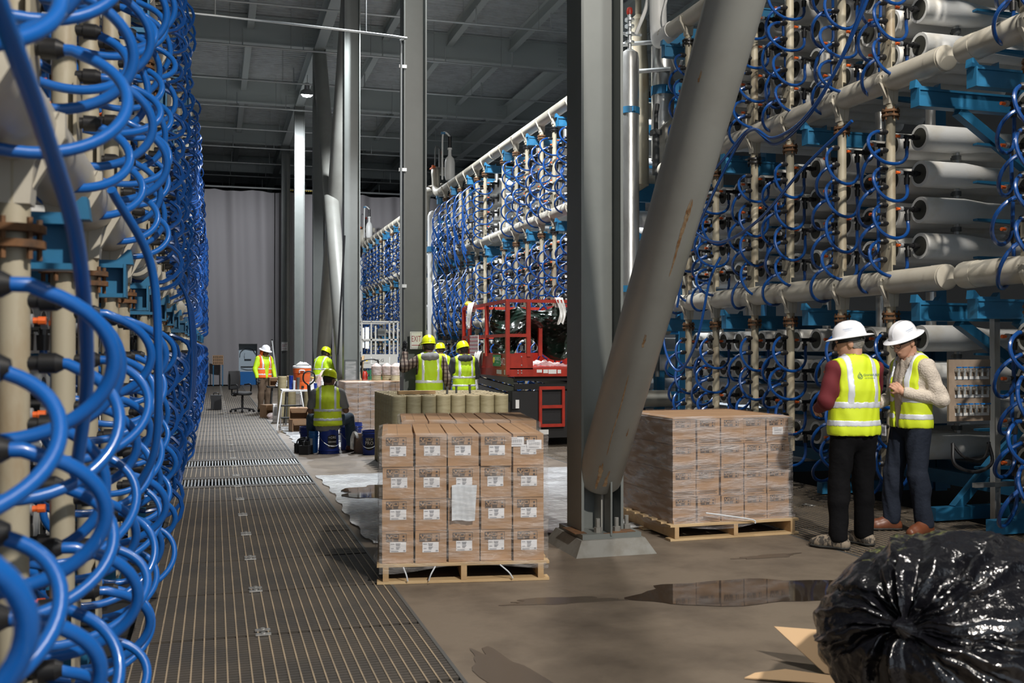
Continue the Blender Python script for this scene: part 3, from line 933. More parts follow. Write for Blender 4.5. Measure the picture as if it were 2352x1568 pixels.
bend(MB(), [(0.95, -0.45, 5.12), (0.6, -0.45, 5.1), (0.4, -0.45, 5.0), (0.32, -0.45, 4.8), (0.32, -0.45, 4.6), (0.4, -0.45, 4.4), (0.6, -0.45, 4.3), (0.95, -0.45, 4.28)], 0.11, 16).ob('return_bend', 'cream', t)
MB().lathe([(0.0, 4.2), (0.17, 4.3), (0.17, 6.2), (0.14, 6.5), (0.14, 7.0), (0.05, 7.1), (0.05, 7.35), (0.08, 7.36), (0.08, 7.4), (0.03, 7.42), (0.03, 8.0), (0, 8.0)], (0.35, 0.5, 0), n=18).ob('tan_housing', 'riser', t)
for i, z in enumerate((5.6, 5.0, 4.4, 3.8, 3.2, 2.6, 2.0, 1.4, 0.8)):
    MB().path([((-0.2, 0.75 + 0.1 * (i % 2), z), 0.14), ((1.0, 0.75 + 0.1 * (i % 2), z), 0.14)], 16).ob('cartridge_housing', 'white_pipe' if i % 2 else 'cream', t)
bend(MB(), [(0.25, -0.45, 5.4), (0.2, -0.5, 5.1), (0.22, -0.5, 4.2), (0.22, -0.5, 1.2)], 0.035, 10).ob('drain_tube', 'steel_dark', t)
MB().cyl((0.2, -0.5, 4.3), (0.2, -0.5, 4.95), 0.055, n=12).box((0.2, -0.5, 4.95), (0.14, 0.14, 0.08)).ob('actuator', 'steel_dark', t)
bend(MB(), [(-0.05, -0.3, 6.5), (0.1, -0.35, 6.9), (0.15, -0.4, 7.3)], 0.03, 8).ob('vent_tube', 'white_pipe', t)
bend(MB(), [(0.3, -0.7, 7.0), (0.2, -0.75, 6.6), (0.28, -0.8, 6.2), (0.42, -0.8, 5.85), (0.5, -0.85, 6.1)], 0.02, 8).ob('vent_tube', 'white_pipe', t)
MB().cyl((-0.5, 0.2, 6.42), (0.5, -0.4, 6.42), 0.035, n=10).ob('tie_rail', 'galv', t)
MB().cyl((-0.5, 0.2, 5.98), (0.5, -0.4, 5.98), 0.035, n=10).ob('tie_rail', 'galv', t)
MB().box((0.4, 0.62, 4.2), (0.9, 0.12, 0.3)).box((0.9, 0.9, 3.0), (0.14, 0.14, 6.0)).ob('frame_post', 'blue_steel', t, smooth=False)

# sampling panel by the second man
t = thing('sampling_panel', 'tan sampling panel with rows of small grey valves beside the second man', 'panel', (6.38, 7.32, 0))
MB().box((0, 0, 1.26), (0.44, 0.025, 0.54)).ob('board', 'panel_tan', t, smooth=False)
for r_ in range(3):
    MB().box((0.02, -0.016, 1.37 - r_ * 0.16), (0.36, 0.008, 0.026)).ob('label_strip', 'white_pipe', t, smooth=False)
    for c in range(6):
        g = MB().cyl((-0.15 + c * 0.062, -0.012, 1.43 - r_ * 0.16), (-0.15 + c * 0.062, -0.06, 1.43 - r_ * 0.16), 0.014, n=8).cyl((-0.15 + c * 0.062, -0.05, 1.45 - r_ * 0.16), (-0.15 + c * 0.062, -0.05, 1.385 - r_ * 0.16), 0.012, n=8)
        g.mi(1).box((-0.15 + c * 0.062, -0.055, 1.462 - r_ * 0.16), (0.04, 0.02, 0.012))
        g.ob('sample_valve', ['galv', 'bucket_light'], t)
MB().tube([(-0.19, -0.02, 0.8), (-0.2, -0.06, 0.62), (0.0, -0.08, 0.55), (0.2, -0.05, 0.62), (0.19, -0.02, 0.8)], 0.016, 8).tube([(-0.2, -0.02, 0.8), (-0.1, -0.06, 0.68), (0.1, -0.06, 0.66), (0.2, -0.02, 0.8)], 0.013, 8).ob('drain_tube', 'black', t)
MB().box((0.3, 0.02, 0.95), (0.06, 0.06, 1.9)).box((0.3, 0.02, 1.92), (0.075, 0.075, 0.05)).ob('post', 'stainless', t, smooth=False)
MB().box((0.5, 0.0, 0.42), (0.9, 0.04, 0.04)).ob('rail', 'stainless', t, smooth=False)
# ------------------------------------------------------------------ pallets of cartons
def pallet(label, loc, rz, w=1.2, d=1.12):
    t = thing('wooden_pallet', label, 'pallet', loc, rz)
    top = MB().box((0, 0, 0), (w, 0.1, 0.018)).mesh('deck_board', 'wood_pale', False)
    for i in range(7):
        ob('deck_board', top, t, (0, -d / 2 + 0.05 + i * (d - 0.1) / 6, 0.128))
    for i in (0, 3, 6):
        ob('deck_board', top, t, (0, -d / 2 + 0.05 + i * (d - 0.1) / 6, 0.011))
    st = MB().box((0, 0, 0), (0.04, d, 0.098)).mesh('stringer', 'wood', False)
    for x in (-w / 2 + 0.06, 0, w / 2 - 0.06):
        ob('stringer', st, t, (x, 0, 0.07))
    return t
CW, CH, CD = 0.228, 0.222, 1.06
def print_panel(g, w, soft=False):
    """handling marks: framed cup hands, framed crossed hooks, two squares"""
    y = -CD / 2 - 0.0015
    def fr(x0, x1, z0, z1, t=0.0025):
        for a, b, c, e in ((x0, x1, z0, z0 + t), (x0, x1, z1 - t, z1), (x0, x0 + t, z0, z1), (x1 - t, x1, z0, z1)):
            g.box(((a + b) / 2, y, (c + e) / 2), (b - a, 0.0015, e - c))
    zt = CH / 2 - 0.016
    fr(-0.075, 0.065, zt - 0.056, zt)
    fr(-0.072, -0.033, zt - 0.042, zt - 0.003)
    fr(-0.027, 0.012, zt - 0.034, zt - 0.003)
    g.cyl((-0.052, y + 0.0008, zt - 0.013), (-0.052, y - 0.0008, zt - 0.013), 0.007, n=10)
    for s in (-1, 1):
        g.prism([(0, 0), (0.014, 0.012), (0.016, 0.022), (0.01, 0.02), (0.004, 0.01)], (-0.052 + s * 0.002, y, zt - 0.04), (s, 0, 0), (0, 0, 1), (0, -1, 0), 0.0008)
    g.box((-0.008, y, zt - 0.017), (0.02, 0.0015, 0.01))
    for i in range(3):
        g.box((-0.052, y, zt - 0.046 - i * 0.0035), (0.036, 0.0015, 0.0018))
        g.box((-0.008, y, zt - 0.038 - i * 0.006), (0.034, 0.0015, 0.0035))
    g.box((0.045, y, zt - 0.02), (0.012, 0.0015, 0.012)).box((0.045, y, zt - 0.044), (0.014, 0.0015, 0.013))
    return g
print_me = print_panel(MB(), CW).mesh('handling_marks', 'print', False)
strip = MB()
for i in range(3):
    strip.box((0, -CD / 2 - 0.0012, -CH / 2 + 0.02 + i * 0.012), (0.18 - 0.03 * (i % 2), 0.001, 0.007))
strip_me = strip.mesh('printed_strip', 'print_soft', False)
bm = MB().box((0, 0, 0), (CW - 0.013, CD, CH - 0.004)).mi(1)
bm.box((0, 0, CH / 2 - 0.0015), (0.004, CD - 0.01, 0.002))
body_me = bm.mesh('carton_body', ['card', 'card_dark'], False)
lab = MB().box((0, -CD / 2 - 0.002, 0), (0.112, 0.002, 0.07)).mi(1)
y = -CD / 2 - 0.0035
for i, (x, z, w) in enumerate(((-0.038, 0.022, 0.025), (-0.038, -0.008, 0.02), (0.0, 0.025, 0.034), (0.0, 0.018, 0.028), (0.0, 0.011, 0.026), (0.001, 0.001, 0.03), (-0.001, -0.006, 0.024), (-0.003, -0.013, 0.018), (-0.022, -0.028, 0.05), (0.044, -0.025, 0.016))):
    lab.box((x, y, z), (w, 0.001, 0.0055 if i < 9 else 0.01))
label_me = lab.mesh('shipping_label', ['paper', 'ink'], False)
bl = MB().box((0, -CD / 2 - 0.004, 0), (0.105, 0.002, 0.066)).mi(1)
for i in range(16):
    bl.box((-0.036 + i * 0.0048, -CD / 2 - 0.0055, 0.006), (0.0015 + 0.0015 * (i % 3 == 0), 0.001, 0.022))
bl.box((-0.02, -CD / 2 - 0.0055, 0.026), (0.05, 0.001, 0.005)).box((0.0, -CD / 2 - 0.0055, -0.018), (0.07, 0.001, 0.005))
barcode_me = bl.mesh('barcode_label', ['paper', 'ink'], False)

ROWN = ['bottom row', 'second row from the bottom', 'second row from the top', 'top row']
COLN = ['leftmost', 'second from left', 'middle', 'second from right', 'rightmost']
def cartons(loc, rz, where, group, labels, barcode=None, strips=False, hidden=False, seed=1):
    r = random.Random(seed)
    c, s = math.cos(rz), math.sin(rz)
    for row in range(4):
        for col in range(5):
            x = (col - 2) * CW + r.uniform(-0.002, 0.002)
            z = 0.1375 + CH / 2 + row * CH
            yy = r.uniform(-0.012, 0.012)
            if hidden:
                lb = 'brown carton stacked in %s' % where
            else:
                lb = 'brown carton, %s in the %s, %s' % (COLN[col], ROWN[row], where)
            t = thing('cardboard_carton', lb, 'box', (loc[0] + x * c - yy * s, loc[1] + x * s + yy * c, z), rz + r.uniform(-0.0025, 0.0025), group)
            ob('carton_body', body_me, t)
            if hidden:
                continue
            ob('handling_marks', print_me, t, (-0.006 if strips else -0.005, 0, 0))
            if labels and not (row == 1 and col == 2 and False):
                ob('shipping_label', label_me, t, (r.uniform(-0.006, 0.006), 0, r.uniform(-0.002, 0.004)))
            if strips:
                ob('printed_strip', strip_me, t)
            for bc, bcl, bz in barcode or []:
                if (row, col) == bc:
                    ob('barcode_label', barcode_me, t, (bcl, 0, bz))

def wrap(label, loc, rz, w, d, z0, z1, seed, droop=0.0, flare=0.03, m='film'):
    """stretch film shell over a stack: four sides and a flap over the top edge"""
    g = MB()
    per = 2 * (w + d)
    def ring(a):
        q = a * per
        for L, p0, dr, nn in ((w, (-w / 2, -d / 2), (1, 0), (0, -1)), (d, (w / 2, -d / 2), (0, 1), (1, 0)), (w, (w / 2, d / 2), (-1, 0), (0, 1)), (d, (-w / 2, d / 2), (0, -1), (-1, 0))):
            if q <= L + 1e-9:
                return p0[0] + dr[0] * q, p0[1] + dr[1] * q, nn
            q -= L
        return -w / 2, -d / 2, (-1, 0)
    def fn(a, b):
        x, y, nn = ring(a % 1.0)
        z = z0 + (z1 - z0) * b
        k = 0.006 * (0.5 + 0.5 * wob((x, y, z * 2), 2.6, seed)) + 0.004 * abs(math.sin(z * 40 + 3 * wob((x, y, z), 1.5, seed)))
        if b < 0.06:
            k += flare * (0.5 + 0.5 * math.sin(a * 40 + seed))
            z -= droop * (0.5 + 0.5 * math.sin(a * 23 + seed * 2))
        if b > 0.985:
            return (x * 0.9, y * 0.9, z1 + 0.006)
        return (x + nn[0] * (k + 0.004), y + nn[1] * (k + 0.004), z)
    g.grid(fn, 140, 50)
    return tag(g.ob('stretch_wrap', m, None, loc, rz), label, 'plastic wrap')

PA = (1.76, 7.33, 0)
RA = math.radians(-9.5)
pallet('pale wooden pallet under the front carton stack', PA, RA)
cartons(PA, RA, 'front pallet', 'cartons on the front pallet', True, [((3, 4), 0.04, 0.035), ((3, 4), -0.085, 0.055)], seed=3)
wrap('clear stretch wrap around the front carton stack', PA, RA, CW * 5 + 0.03, CD + 0.06, 0.13, 0.1375 + 4 * CH + 0.004, 0.7, 0.05)
g = MB()
g.grid(lambda a, b: (-0.085 + 0.16 * a + 0.015 * b * a, -CD / 2 - 0.026 - 0.006 * wob((a * 3, b * 4, 0), 1.2, 1), 0.43 + 0.245 * b + 0.005 * math.sin(a * 6)), 12, 16)
g.grid(lambda a, b: (-0.085 + 0.16 * a + 0.015 * b * a, -CD / 2 - 0.022, 0.43 + 0.245 * b), 2, 2)
tag(g.ob('document_pouch', 'plastic_clear', None, PA, RA), 'whitish plastic document pouch stuck on the front carton stack', 'pouch')
PB = (2.13, 8.62, 0)
pallet('wooden pallet hidden behind the front carton stack', PB, RA)
cartons(PB, RA, 'the hidden stack behind the front pallet', 'cartons behind the front pallet', False, hidden=True, seed=5)
wrap('clear stretch wrap around the stack behind the front cartons', PB, RA, CW * 5 + 0.03, CD + 0.06, 0.13, 0.1375 + 4 * CH + 0.004, 1.9, 0.04)
PC = (4.3, 8.32, 0)
RC = math.radians(0.6)
pallet('pale wooden pallet under the stack at the two men', PC, RC, 1.24, 1.2)
cartons(PC, RC, 'pallet beside the brace', 'cartons on the pallet beside the brace', False, [((3, 4), 0.0, -0.01)], strips=True, seed=9)
wrap('clear stretch wrap around the carton stack beside the brace', PC, RC, CW * 5 + 0.03, CD + 0.06, 0.13, 0.1375 + 4 * CH + 0.012, 2.8, 0.05, m='film_heavy')
g = MB().box((0, 0, 0), (CW * 5, CD + 0.02, 0.006))
tag(g.ob('top_sheet', 'card', None, (PC[0], PC[1], 0.1375 + 4 * CH + 0.004), RC, smooth=False), 'flat cardboard sheet lying over the stack beside the brace', 'cardboard')
# film tails
tag(MB().tube([(-0.3, -0.62, 0.23), (-0.05, -0.64, 0.19), (0.15, -0.63, 0.15), (0.17, -0.63, 0.12)], 0.006, 8).ob('film_tail', 'plastic_clear', None, PC, RC), 'twisted film tail tied at the pallet beside the brace', 'plastic wrap')
for i, (x, dx) in enumerate(((-0.42, 0.02), (-0.2, -0.03), (0.25, 0.06))):
    tag(MB().tube([(x, -0.57, 0.12), (x + dx, -0.585, 0.07), (x + dx * 1.5, -0.575, 0.025)], 0.005, 6).ob('film_tail', 'plastic_clear', None, PA, RA), 'thin film tail dangling at the front pallet, %s of three' % ('leftmost', 'middle', 'rightmost')[i], 'plastic wrap')

# far wrapped pallet
PD = (2.95, 18.7, 0)
pallet('wooden pallet under the far wrapped stack by the sitting worker', PD, 0, 1.4, 1.12)
for i in range(6):
    for r_ in range(4):
        t = thing('cardboard_carton', 'brown carton wrapped on the far pallet beside the sitting worker', 'box', (PD[0] + (i - 2.5) * 0.226, PD[1], 0.1375 + CH / 2 + r_ * CH), 0, 'cartons on the far wrapped pallet')
        ob('carton_body', body_me, t)
wrap('glossy stretch wrap around the far stack beside the sitting worker', PD, 0, 1.4, CD + 0.08, 0.13, 1.04, 3.3, 0.03, m='film_heavy')
# small wrapped spools on it
sp = MB().lathe([(0.0, 0.0), (0.09, 0.0), (0.09, 0.02)] + sum([[(0.085, 0.02 + 0.03 * i), (0.09, 0.03 + 0.03 * i), (0.085, 0.045 + 0.03 * i)] for i in range(7)], []) + [(0.09, 0.25), (0.03, 0.26), (0.0, 0.26)], n=16).mesh('spool_body', 'frp_rim')
spw = MB().lathe([(0.093, 0.1), (0.095, 0.26), (0.05, 0.3), (0.02, 0.32), (0.0, 0.31)], n=14).mesh('plastic_cap', 'film_pink')
for i, (x, y, zz) in enumerate(((2.9, 18.3, 1.05), (3.1, 18.35, 1.05), (3.3, 18.3, 1.05), (3.5, 18.35, 1.05), (3.22, 18.12, 1.05), (3.42, 18.1, 1.05))):
    t = thing('ring_spool', 'ribbed cream ring stack with pink film cap on the far wrapped pallet', 'spool', (x - 0.05, y, zz), 0, 'ribbed ring stacks')
    ob('spool_body', sp, t)
    ob('plastic_cap', spw, t)

# ------------------------------------------------------------------ block of membrane elements
el = MB()
el.mi(0).lathe([(0.1, 0.0), (0.1, 0.985)], n=20)
el.mi(1).lathe([(0.1, 0.985), (0.1, 1.0), (0.086, 1.0), (0.086, 0.985), (0.02, 0.985), (0.02, 1.0), (0.012, 1.0), (0.012, 0.97), (0, 0.97)], n=20)
el_me = el.mesh('membrane_element', ['frp', 'frp_rim'])
for i in range(8):
    for j in range(8):
        o = ob('membrane_element', el_me, None, (2.36 + i * 0.203 + RND.uniform(-0.002, 0.002), 13.24 + j * 0.203, 0.001 + (RND.uniform(-0.0, 0.006))), RND.uniform(0, 6))
        tag(o, 'tan fibreglass membrane tube standing upright in the packed block', 'tube', 'tan membrane tubes')
o = MB().box((0, 0, 0), (0.52, 0.09, 0.045)).mi(1).box((0, 0, 0.0235), (0.5, 0.07, 0.002)).ob('timber_offcut', ['wood', 'wood_pale'], None, (2.66, 13.55, 1.03), 0.03, smooth=False)
tag(o, 'short timber plank lying on the block of tan tubes', 'plank')
for i, (x, y) in enumerate(((3.08, 13.5), (3.27, 13.75), (3.43, 13.6), (3.6, 14.3))):
    o = MB().lathe([(0.016, 0), (0.016, 0.09), (0.02, 0.09), (0.02, 0.1), (0.01, 0.1), (0.01, 0.06), (0, 0.06)], n=10).ob('steel_peg', 'steel_dark', None, (x, y, 1.004))
    tag(o, 'small dark steel peg standing on the tan tubes', 'peg', 'pegs on the tan tubes')

# ------------------------------------------------------------------ red scissor lift
def rails(t, pts, m, r=0.028):
    for a, b in pts:
        MB().bar(a, b, r * 2, r * 2).ob('guard_rail', m, t, smooth=False)
LFX, LFY = 4.62, 15.8
t = thing('scissor_lift', 'red scissor lift with draped dark tarp in front of the hoses', 'scissor lift', (LFX, LFY, 0))
wl, wd = 3.0, 1.6          # y length, x width
g = MB().box((wd / 2, wl / 2, 0.42), (wd * 0.86, wl * 0.9, 0.4)).box((wd / 2, 0.14, 0.55), (wd * 0.9, 0.25, 0.75)).box((0.1, 0.35, 0.5), (0.12, 0.5, 0.5))
g.box((wd / 2, 0.05, 0.3), (0.5, 0.1, 0.3)).box((0.12, 0.0, 0.78), (0.08, 0.06, 0.28))
g.ob('chassis', 'black_matte', t, smooth=False)
wh = MB().lathe([(0.0, -0.09), (0.12, -0.09), (0.2, -0.1), (0.23, -0.06), (0.23, 0.06), (0.2, 0.1), (0.12, 0.09), (0, 0.09)], (0, 0, 0), (1, 0, 0), 20).mesh('wheel', 'black_matte')
for x in (0.16, wd - 0.16):
    for y in (0.42, wl - 0.42):
        ob('wheel', wh, t, (x, y, 0.232))
for i in range(4):
    z0, z1 = 0.66 + i * 0.14, 0.78 + i * 0.14
    for x in (0.18, wd - 0.18):
        MB().bar((x, 0.15, z0), (x, wl - 0.15, z1), 0.06, 0.11).ob('scissor_arm', 'steel_dark', t, smooth=False)
    MB().bar((0.15, 0.12, z0 + 0.06), (wd - 0.15, 0.12, z0 + 0.06), 0.07, 0.09).ob('cross_tube', 'black_matte', t, smooth=False)
g = MB().box((wd / 2, wl / 2, 1.24), (wd, wl, 0.14)).box((0.01, wl / 2, 1.42), (0.02, wl, 0.26)).box((wd - 0.01, wl / 2, 1.42), (0.02, wl, 0.26)).box((wd / 2, wl - 0.01, 1.42), (wd, 0.02, 0.26))
g.box((0.22, 0.01, 1.42), (0.44, 0.02, 0.26)).box((-0.012, wl / 2, 1.3), (0.02, wl, 0.012))
g.ob('platform', 'red', t, smooth=False)
g = MB()
for x, z in ((0.18, 1.27), (0.24, 1.27), (0.18, 1.23), (0.24, 1.23), (0.24, 1.36), (0.24, 1.5)):
    g.cyl((x, -0.001, z), (x, -0.012, z), 0.011, n=8)
g.ob('bolt_head', 'galv', t)
zt, zm = 2.42, 1.85
rails(t, [((0.0, 0, zt), (0.0, wl, zt - 0.02)), ((0, 0, zm), (0, wl, zm)), ((0, 0, zt), (wd, 0, zt)), ((wd, 0, zt), (wd, wl, zt)), ((0, wl, zt), (wd, wl, zt)), ((wd, 0, zm), (wd, wl, zm)), ((0, wl, zm), (wd, wl, zm)),
          ((0.0, 0, zm), (0.36, 0, zm)), ((1.1, 0, 1.95), (wd, 0, 1.95))], 'red', 0.026)
rails(t, [((0, 0, 1.2), (0, 0, zt)), ((0.36, 0, 1.5), (0.36, 0, zt)), ((0, 1.3, 1.5), (0, 1.3, zt)), ((0, 2.55, 1.5), (0, 2.55, zt)), ((wd, 0, 1.3), (wd, 0, zt)), ((wd, wl, 1.3), (wd, wl, zt)), ((0, wl, 1.3), (0, wl, zt)), ((0.86, 0.9, 1.5), (0.86, 0.9, 2.0))], 'red', 0.032)
# ladder
g = MB()
for x in (0.55, 0.95):
    g.bar((x, -0.06, 0.35), (x, -0.06, 0.98), 0.045)
for z in (0.36, 0.67, 0.98):
    g.bar((0.53, -0.06, z), (0.97, -0.06, z), 0.035, 0.05)
g.ob('ladder', 'red', t, smooth=False)
# decals
MB().box((-0.013, 0.6, 1.43), (0.004, 0.5, 0.19)).ob('hire_sign', 'sign_green', t, smooth=False)
text_mb(MB(), 'SUNBELT', 0.085, (-0.0165, 0.55, 1.435), (0, -1, 0), (0, 0, 1)).ob('lettering', 'white', t, smooth=False)
text_mb(MB(), 'RENTALS', 0.035, (-0.0165, 0.55, 1.385), (0, -1, 0), (0, 0, 1)).ob('lettering', 'white', t, smooth=False)
text_mb(MB(), 'SAT2E', 0.17, (-0.0165, 0.2, 1.36), (0, -0.7, 0), (0, 0, 1)).ob('lettering', 'white', t, smooth=False)
g = MB()
g.lathe([(0.05, 0), (0.05, 0.003)], (-0.017, 0.78, 1.435), (-1, 0, 0), 12)
g.ob('sun_emblem', 'yellow', t)
g = MB()
for y, z, a, b in ((0.5, 1.24, 0.3, 0.07), (0.12, 1.24, 0.14, 0.08)):
    g.box((-0.001, y, z), (0.004, a, b))
for x, z, a, b in ((0.55, 1.26, 0.09, 0.05), (0.66, 1.255, 0.08, 0.06), (0.78, 1.25, 0.14, 0.07), (0.9, 1.25, 0.06, 0.06), (0.16, 0.72, 0.06, 0.14), (0.62, 0.25, 0.16, 0.08), (0.55, 0.12, 0.07, 0.12)):
    g.box((x, -0.004 if z > 1 else -0.035, z), (a, 0.006, b))
g.ob('decal', 'white', t, smooth=False)
MB().box((-0.04, 2.05, 1.7), (0.01, 0.62, 0.36)).ob('warning_board', 'white', t, smooth=False)
g = MB()
for i in range(7):
    for j in range(5):
        y, z = 1.8 + i * 0.085, 1.56 + j * 0.07
        g.prism([(-0.03, 0), (0, 0.026), (0.03, 0), (0, -0.026)], (-0.046, y, z), (0, 1, 0), (0, 0, 1), (-1, 0, 0), 0.002)
g.ob('warning_marks', 'sign_red', t, smooth=False)
# tarp draped over the back of the platform
g = MB()
def tarp_fn(a, b):
    x = 0.06 + 1.5 * a
    z = 2.4 - 0.98 * b * (0.8 + 0.2 * math.sin(a * 9 + 1)) - 0.1 * abs(math.sin(a * PI * 2.5 + 0.4)) * (1 - b)
    y = 1.0 + 0.2 * math.sin(a * 7 + b * 4) + 0.12 * math.sin(b * 9 + a * 3) + 0.09 * math.sin(a * 19 - b * 11) + 0.05 * abs(math.sin(a * 31 + b * 17)) + 0.04 * abs(math.sin(b * 37 - a * 13))
    return (x, y, z)
g.grid(tarp_fn, 80, 64)
tag(g.ob('dark_tarp', 'tarp', None, (LFX, LFY, 0)), 'crumpled dark green tarp hanging inside the red lift platform', 'tarp')
g = MB()
g.grid(lambda a, b: (LFX + 0.45 + 1.1 * a, LFY + 0.06 + 0.7 * b, 1.325 + 0.13 * (0.5 + 0.5 * wob((a * 1.3, b * 1.2, 0), 2, 4)) * math.sin(PI * min(1, a * 1.3 + 0.2)) + 0.04 * abs(wob((a * 3, b * 3, 0), 2.2, 1))), 36, 24)
tag(g.ob('bubble_wrap', 'film_pink'), 'pinkish crumpled bubble wrap on the red lift platform', 'plastic wrap')
def rag(x, y, z, label, L=0.5, w=0.16, axis='y', seed=0, m='cloth'):
    g = MB()
    def fn(a, b):
        s = (b - 0.28) * L
        d = 0.05 * math.tanh(s * 9)
        q = (a - 0.5) * w * (1 - 0.25 * b) + 0.03 * math.sin(b * 7 + seed)
        z_ = z + 0.035 - abs(s) + 0.02 * math.sin(a * 9 + seed) * b
        f = 0.022 * math.sin(a * 15 + seed + b * 3)
        if axis == 'y':
            return (x - d + f, y + q, z_)
        return (x + q, y - d + f, z_)
    g.grid(fn, 18, 26)
    return tag(g.ob('rag', m), label, 'rag')
rag(LFX - 0.02, LFY + 2.3, zt + 0.04, 'white rag hanging over the top rail of the red lift', 0.62, 0.3, seed=1)
rag(LFX - 0.03, LFY + 1.75, 1.56, 'white rag draped over the lower edge of the red lift', 0.95, 0.42, seed=2)
rag(LFX + 0.92, LFY - 0.0, zt + 0.04, 'pale twisted rag hanging from the front rail of the red lift', 0.62, 0.16, 'x', 3)
tag(MB().lathe([(0.0, 0), (0.075, 0.0), (0.08, 0.03), (0.05, 0.07), (0, 0.08)], n=12).ob('warning_beacon', 'yellow', None, (LFX, LFY + 2.62, zt + 0.03)), 'yellow cap sitting on the top rail of the red lift', 'cap')
tag(MB().lathe([(0, 0), (0.035, 0.01), (0.04, 0.2), (0.02, 0.26), (0.02, 0.3), (0, 0.3)], n=12).ob('spray_bottle', 'white', None, (LFX - 0.05, LFY + 2.45, 2.0)), 'white bottle hung on the red lift rail', 'bottle')

# ------------------------------------------------------------------ white scissor lift, far
t = thing('scissor_lift', 'grey white scissor lift with green frame far down the hall', 'scissor lift', (4.06, 28.8, 0))
g = MB().box((0.52, 1.1, 0.35), (0.9, 2.2, 0.34))
g.ob('chassis', 'steel_dark', t, smooth=False)
for i in range(3):
    MB().box((0.52, 0.1 + 0.02 * i, 0.62 + i * 0.17), (0.9, 0.2, 0.1)).box((0.28, 0.0, 0.62 + i * 0.17), (0.12, 0.05, 0.15)).box((0.76, 0.0, 0.62 + i * 0.17), (0.12, 0.05, 0.15)).ob('scissor_arm', 'green', t, smooth=False)
for x in (0.16, 0.88):
    for y in (0.4, 1.8):
        ob('wheel', wh, t, (x, y, 0.232))
g = MB().box((0.52, 0, 1.28), (1.04, 0.04, 0.4)).box((0.52, 1.1, 1.2), (1.04, 2.2, 0.1)).box((0.02, 1.1, 1.3), (0.04, 2.2, 0.3)).box((1.02, 1.1, 1.3), (0.04, 2.2, 0.3))
g.ob('platform', 'grey_paint', t, smooth=False)
g = MB()
for a, b in (((0.27, 1.4), (0.27, 1.2)), ((0.27, 1.2), (0.8, 1.2)), ((0.8, 1.2), (0.8, 1.4))):
    g.bar((a[0], -0.025, a[1]), (b[0], -0.025, b[1]), 0.015)
g.ob('white_outline', 'white', t, smooth=False)
text_mb(MB(), 'JLG', 0.12, (0.53, -0.022, 1.26), (1.2, 0, 0), (0.2, 0, 1)).ob('lettering', 'black', t, smooth=False)
text_mb(MB(), '10404825', 0.065, (0.53, -0.022, 1.125), (1, 0, 0), (0, 0, 1)).ob('lettering', 'black', t, smooth=False)
text_mb(MB(), 'SUNBELT', 0.045, (0.14, -0.022, 1.21), (1, 0, 0), (0, 0, 1)).ob('lettering', 'black', t, smooth=False)
MB().lathe([(0.02, 0), (0.035, 0.0), (0.035, 0.003), (0.02, 0.003)], (0.14, -0.022, 1.31), (0, -1, 0), 12).ob('sun_emblem', 'yellow', t)
rails(t, [((0, 0, 2.42), (1.04, 0, 2.42)), ((0, 0, 1.9), (1.04, 0, 1.9)), ((0, 2.2, 2.42), (1.04, 2.2, 2.42)), ((0, 0, 2.42), (0, 2.2, 2.42)), ((1.04, 0, 2.42), (1.04, 2.2, 2.42)), ((0, 2.2, 1.9), (1.04, 2.2, 1.9)),
          ((0.27, 0, 1.45), (0.27, 0, 2.42)), ((0.8, 0, 1.45), (0.8, 0, 2.42)), ((0.4, 0.02, 1.45), (0.4, 0.02, 2.3)), ((0.92, 0, 1.45), (0.92, 0, 2.42)), ((0, 0, 1.4), (0, 0, 2.42)), ((1.04, 0, 1.4), (1.04, 0, 2.42)), ((0, 2.2, 1.4), (0, 2.2, 2.42)), ((1.04, 2.2, 1.4), (1.04, 2.2, 2.42)), ((0.6, 2.2, 1.4), (0.6, 2.2, 2.42))], 'grey_paint', 0.022)
MB().box((0.16, 0.03, 1.95), (0.11, 0.03, 0.62)).box((0.05, 0.05, 1.95), (0.06, 0.03, 0.58)).ob('document_box', 'white', t, smooth=False)
MB().box((0.62, 0.4, 2.12), (0.2, 0.2, 0.2)).bar((0.55, 0.4, 1.9), (0.55, 0.4, 2.1), 0.05).ob('control_box', 'steel_dark', t, smooth=False)
g = MB()
for x in (0.37, 0.7):
    g.bar((x, -0.06, 0.35), (x, -0.06, 1.0), 0.04)
for z in (0.4, 0.68, 0.95):
    g.bar((0.37, -0.06, z), (0.7, -0.06, z), 0.035)
g.ob('ladder', 'grey_paint', t, smooth=False)
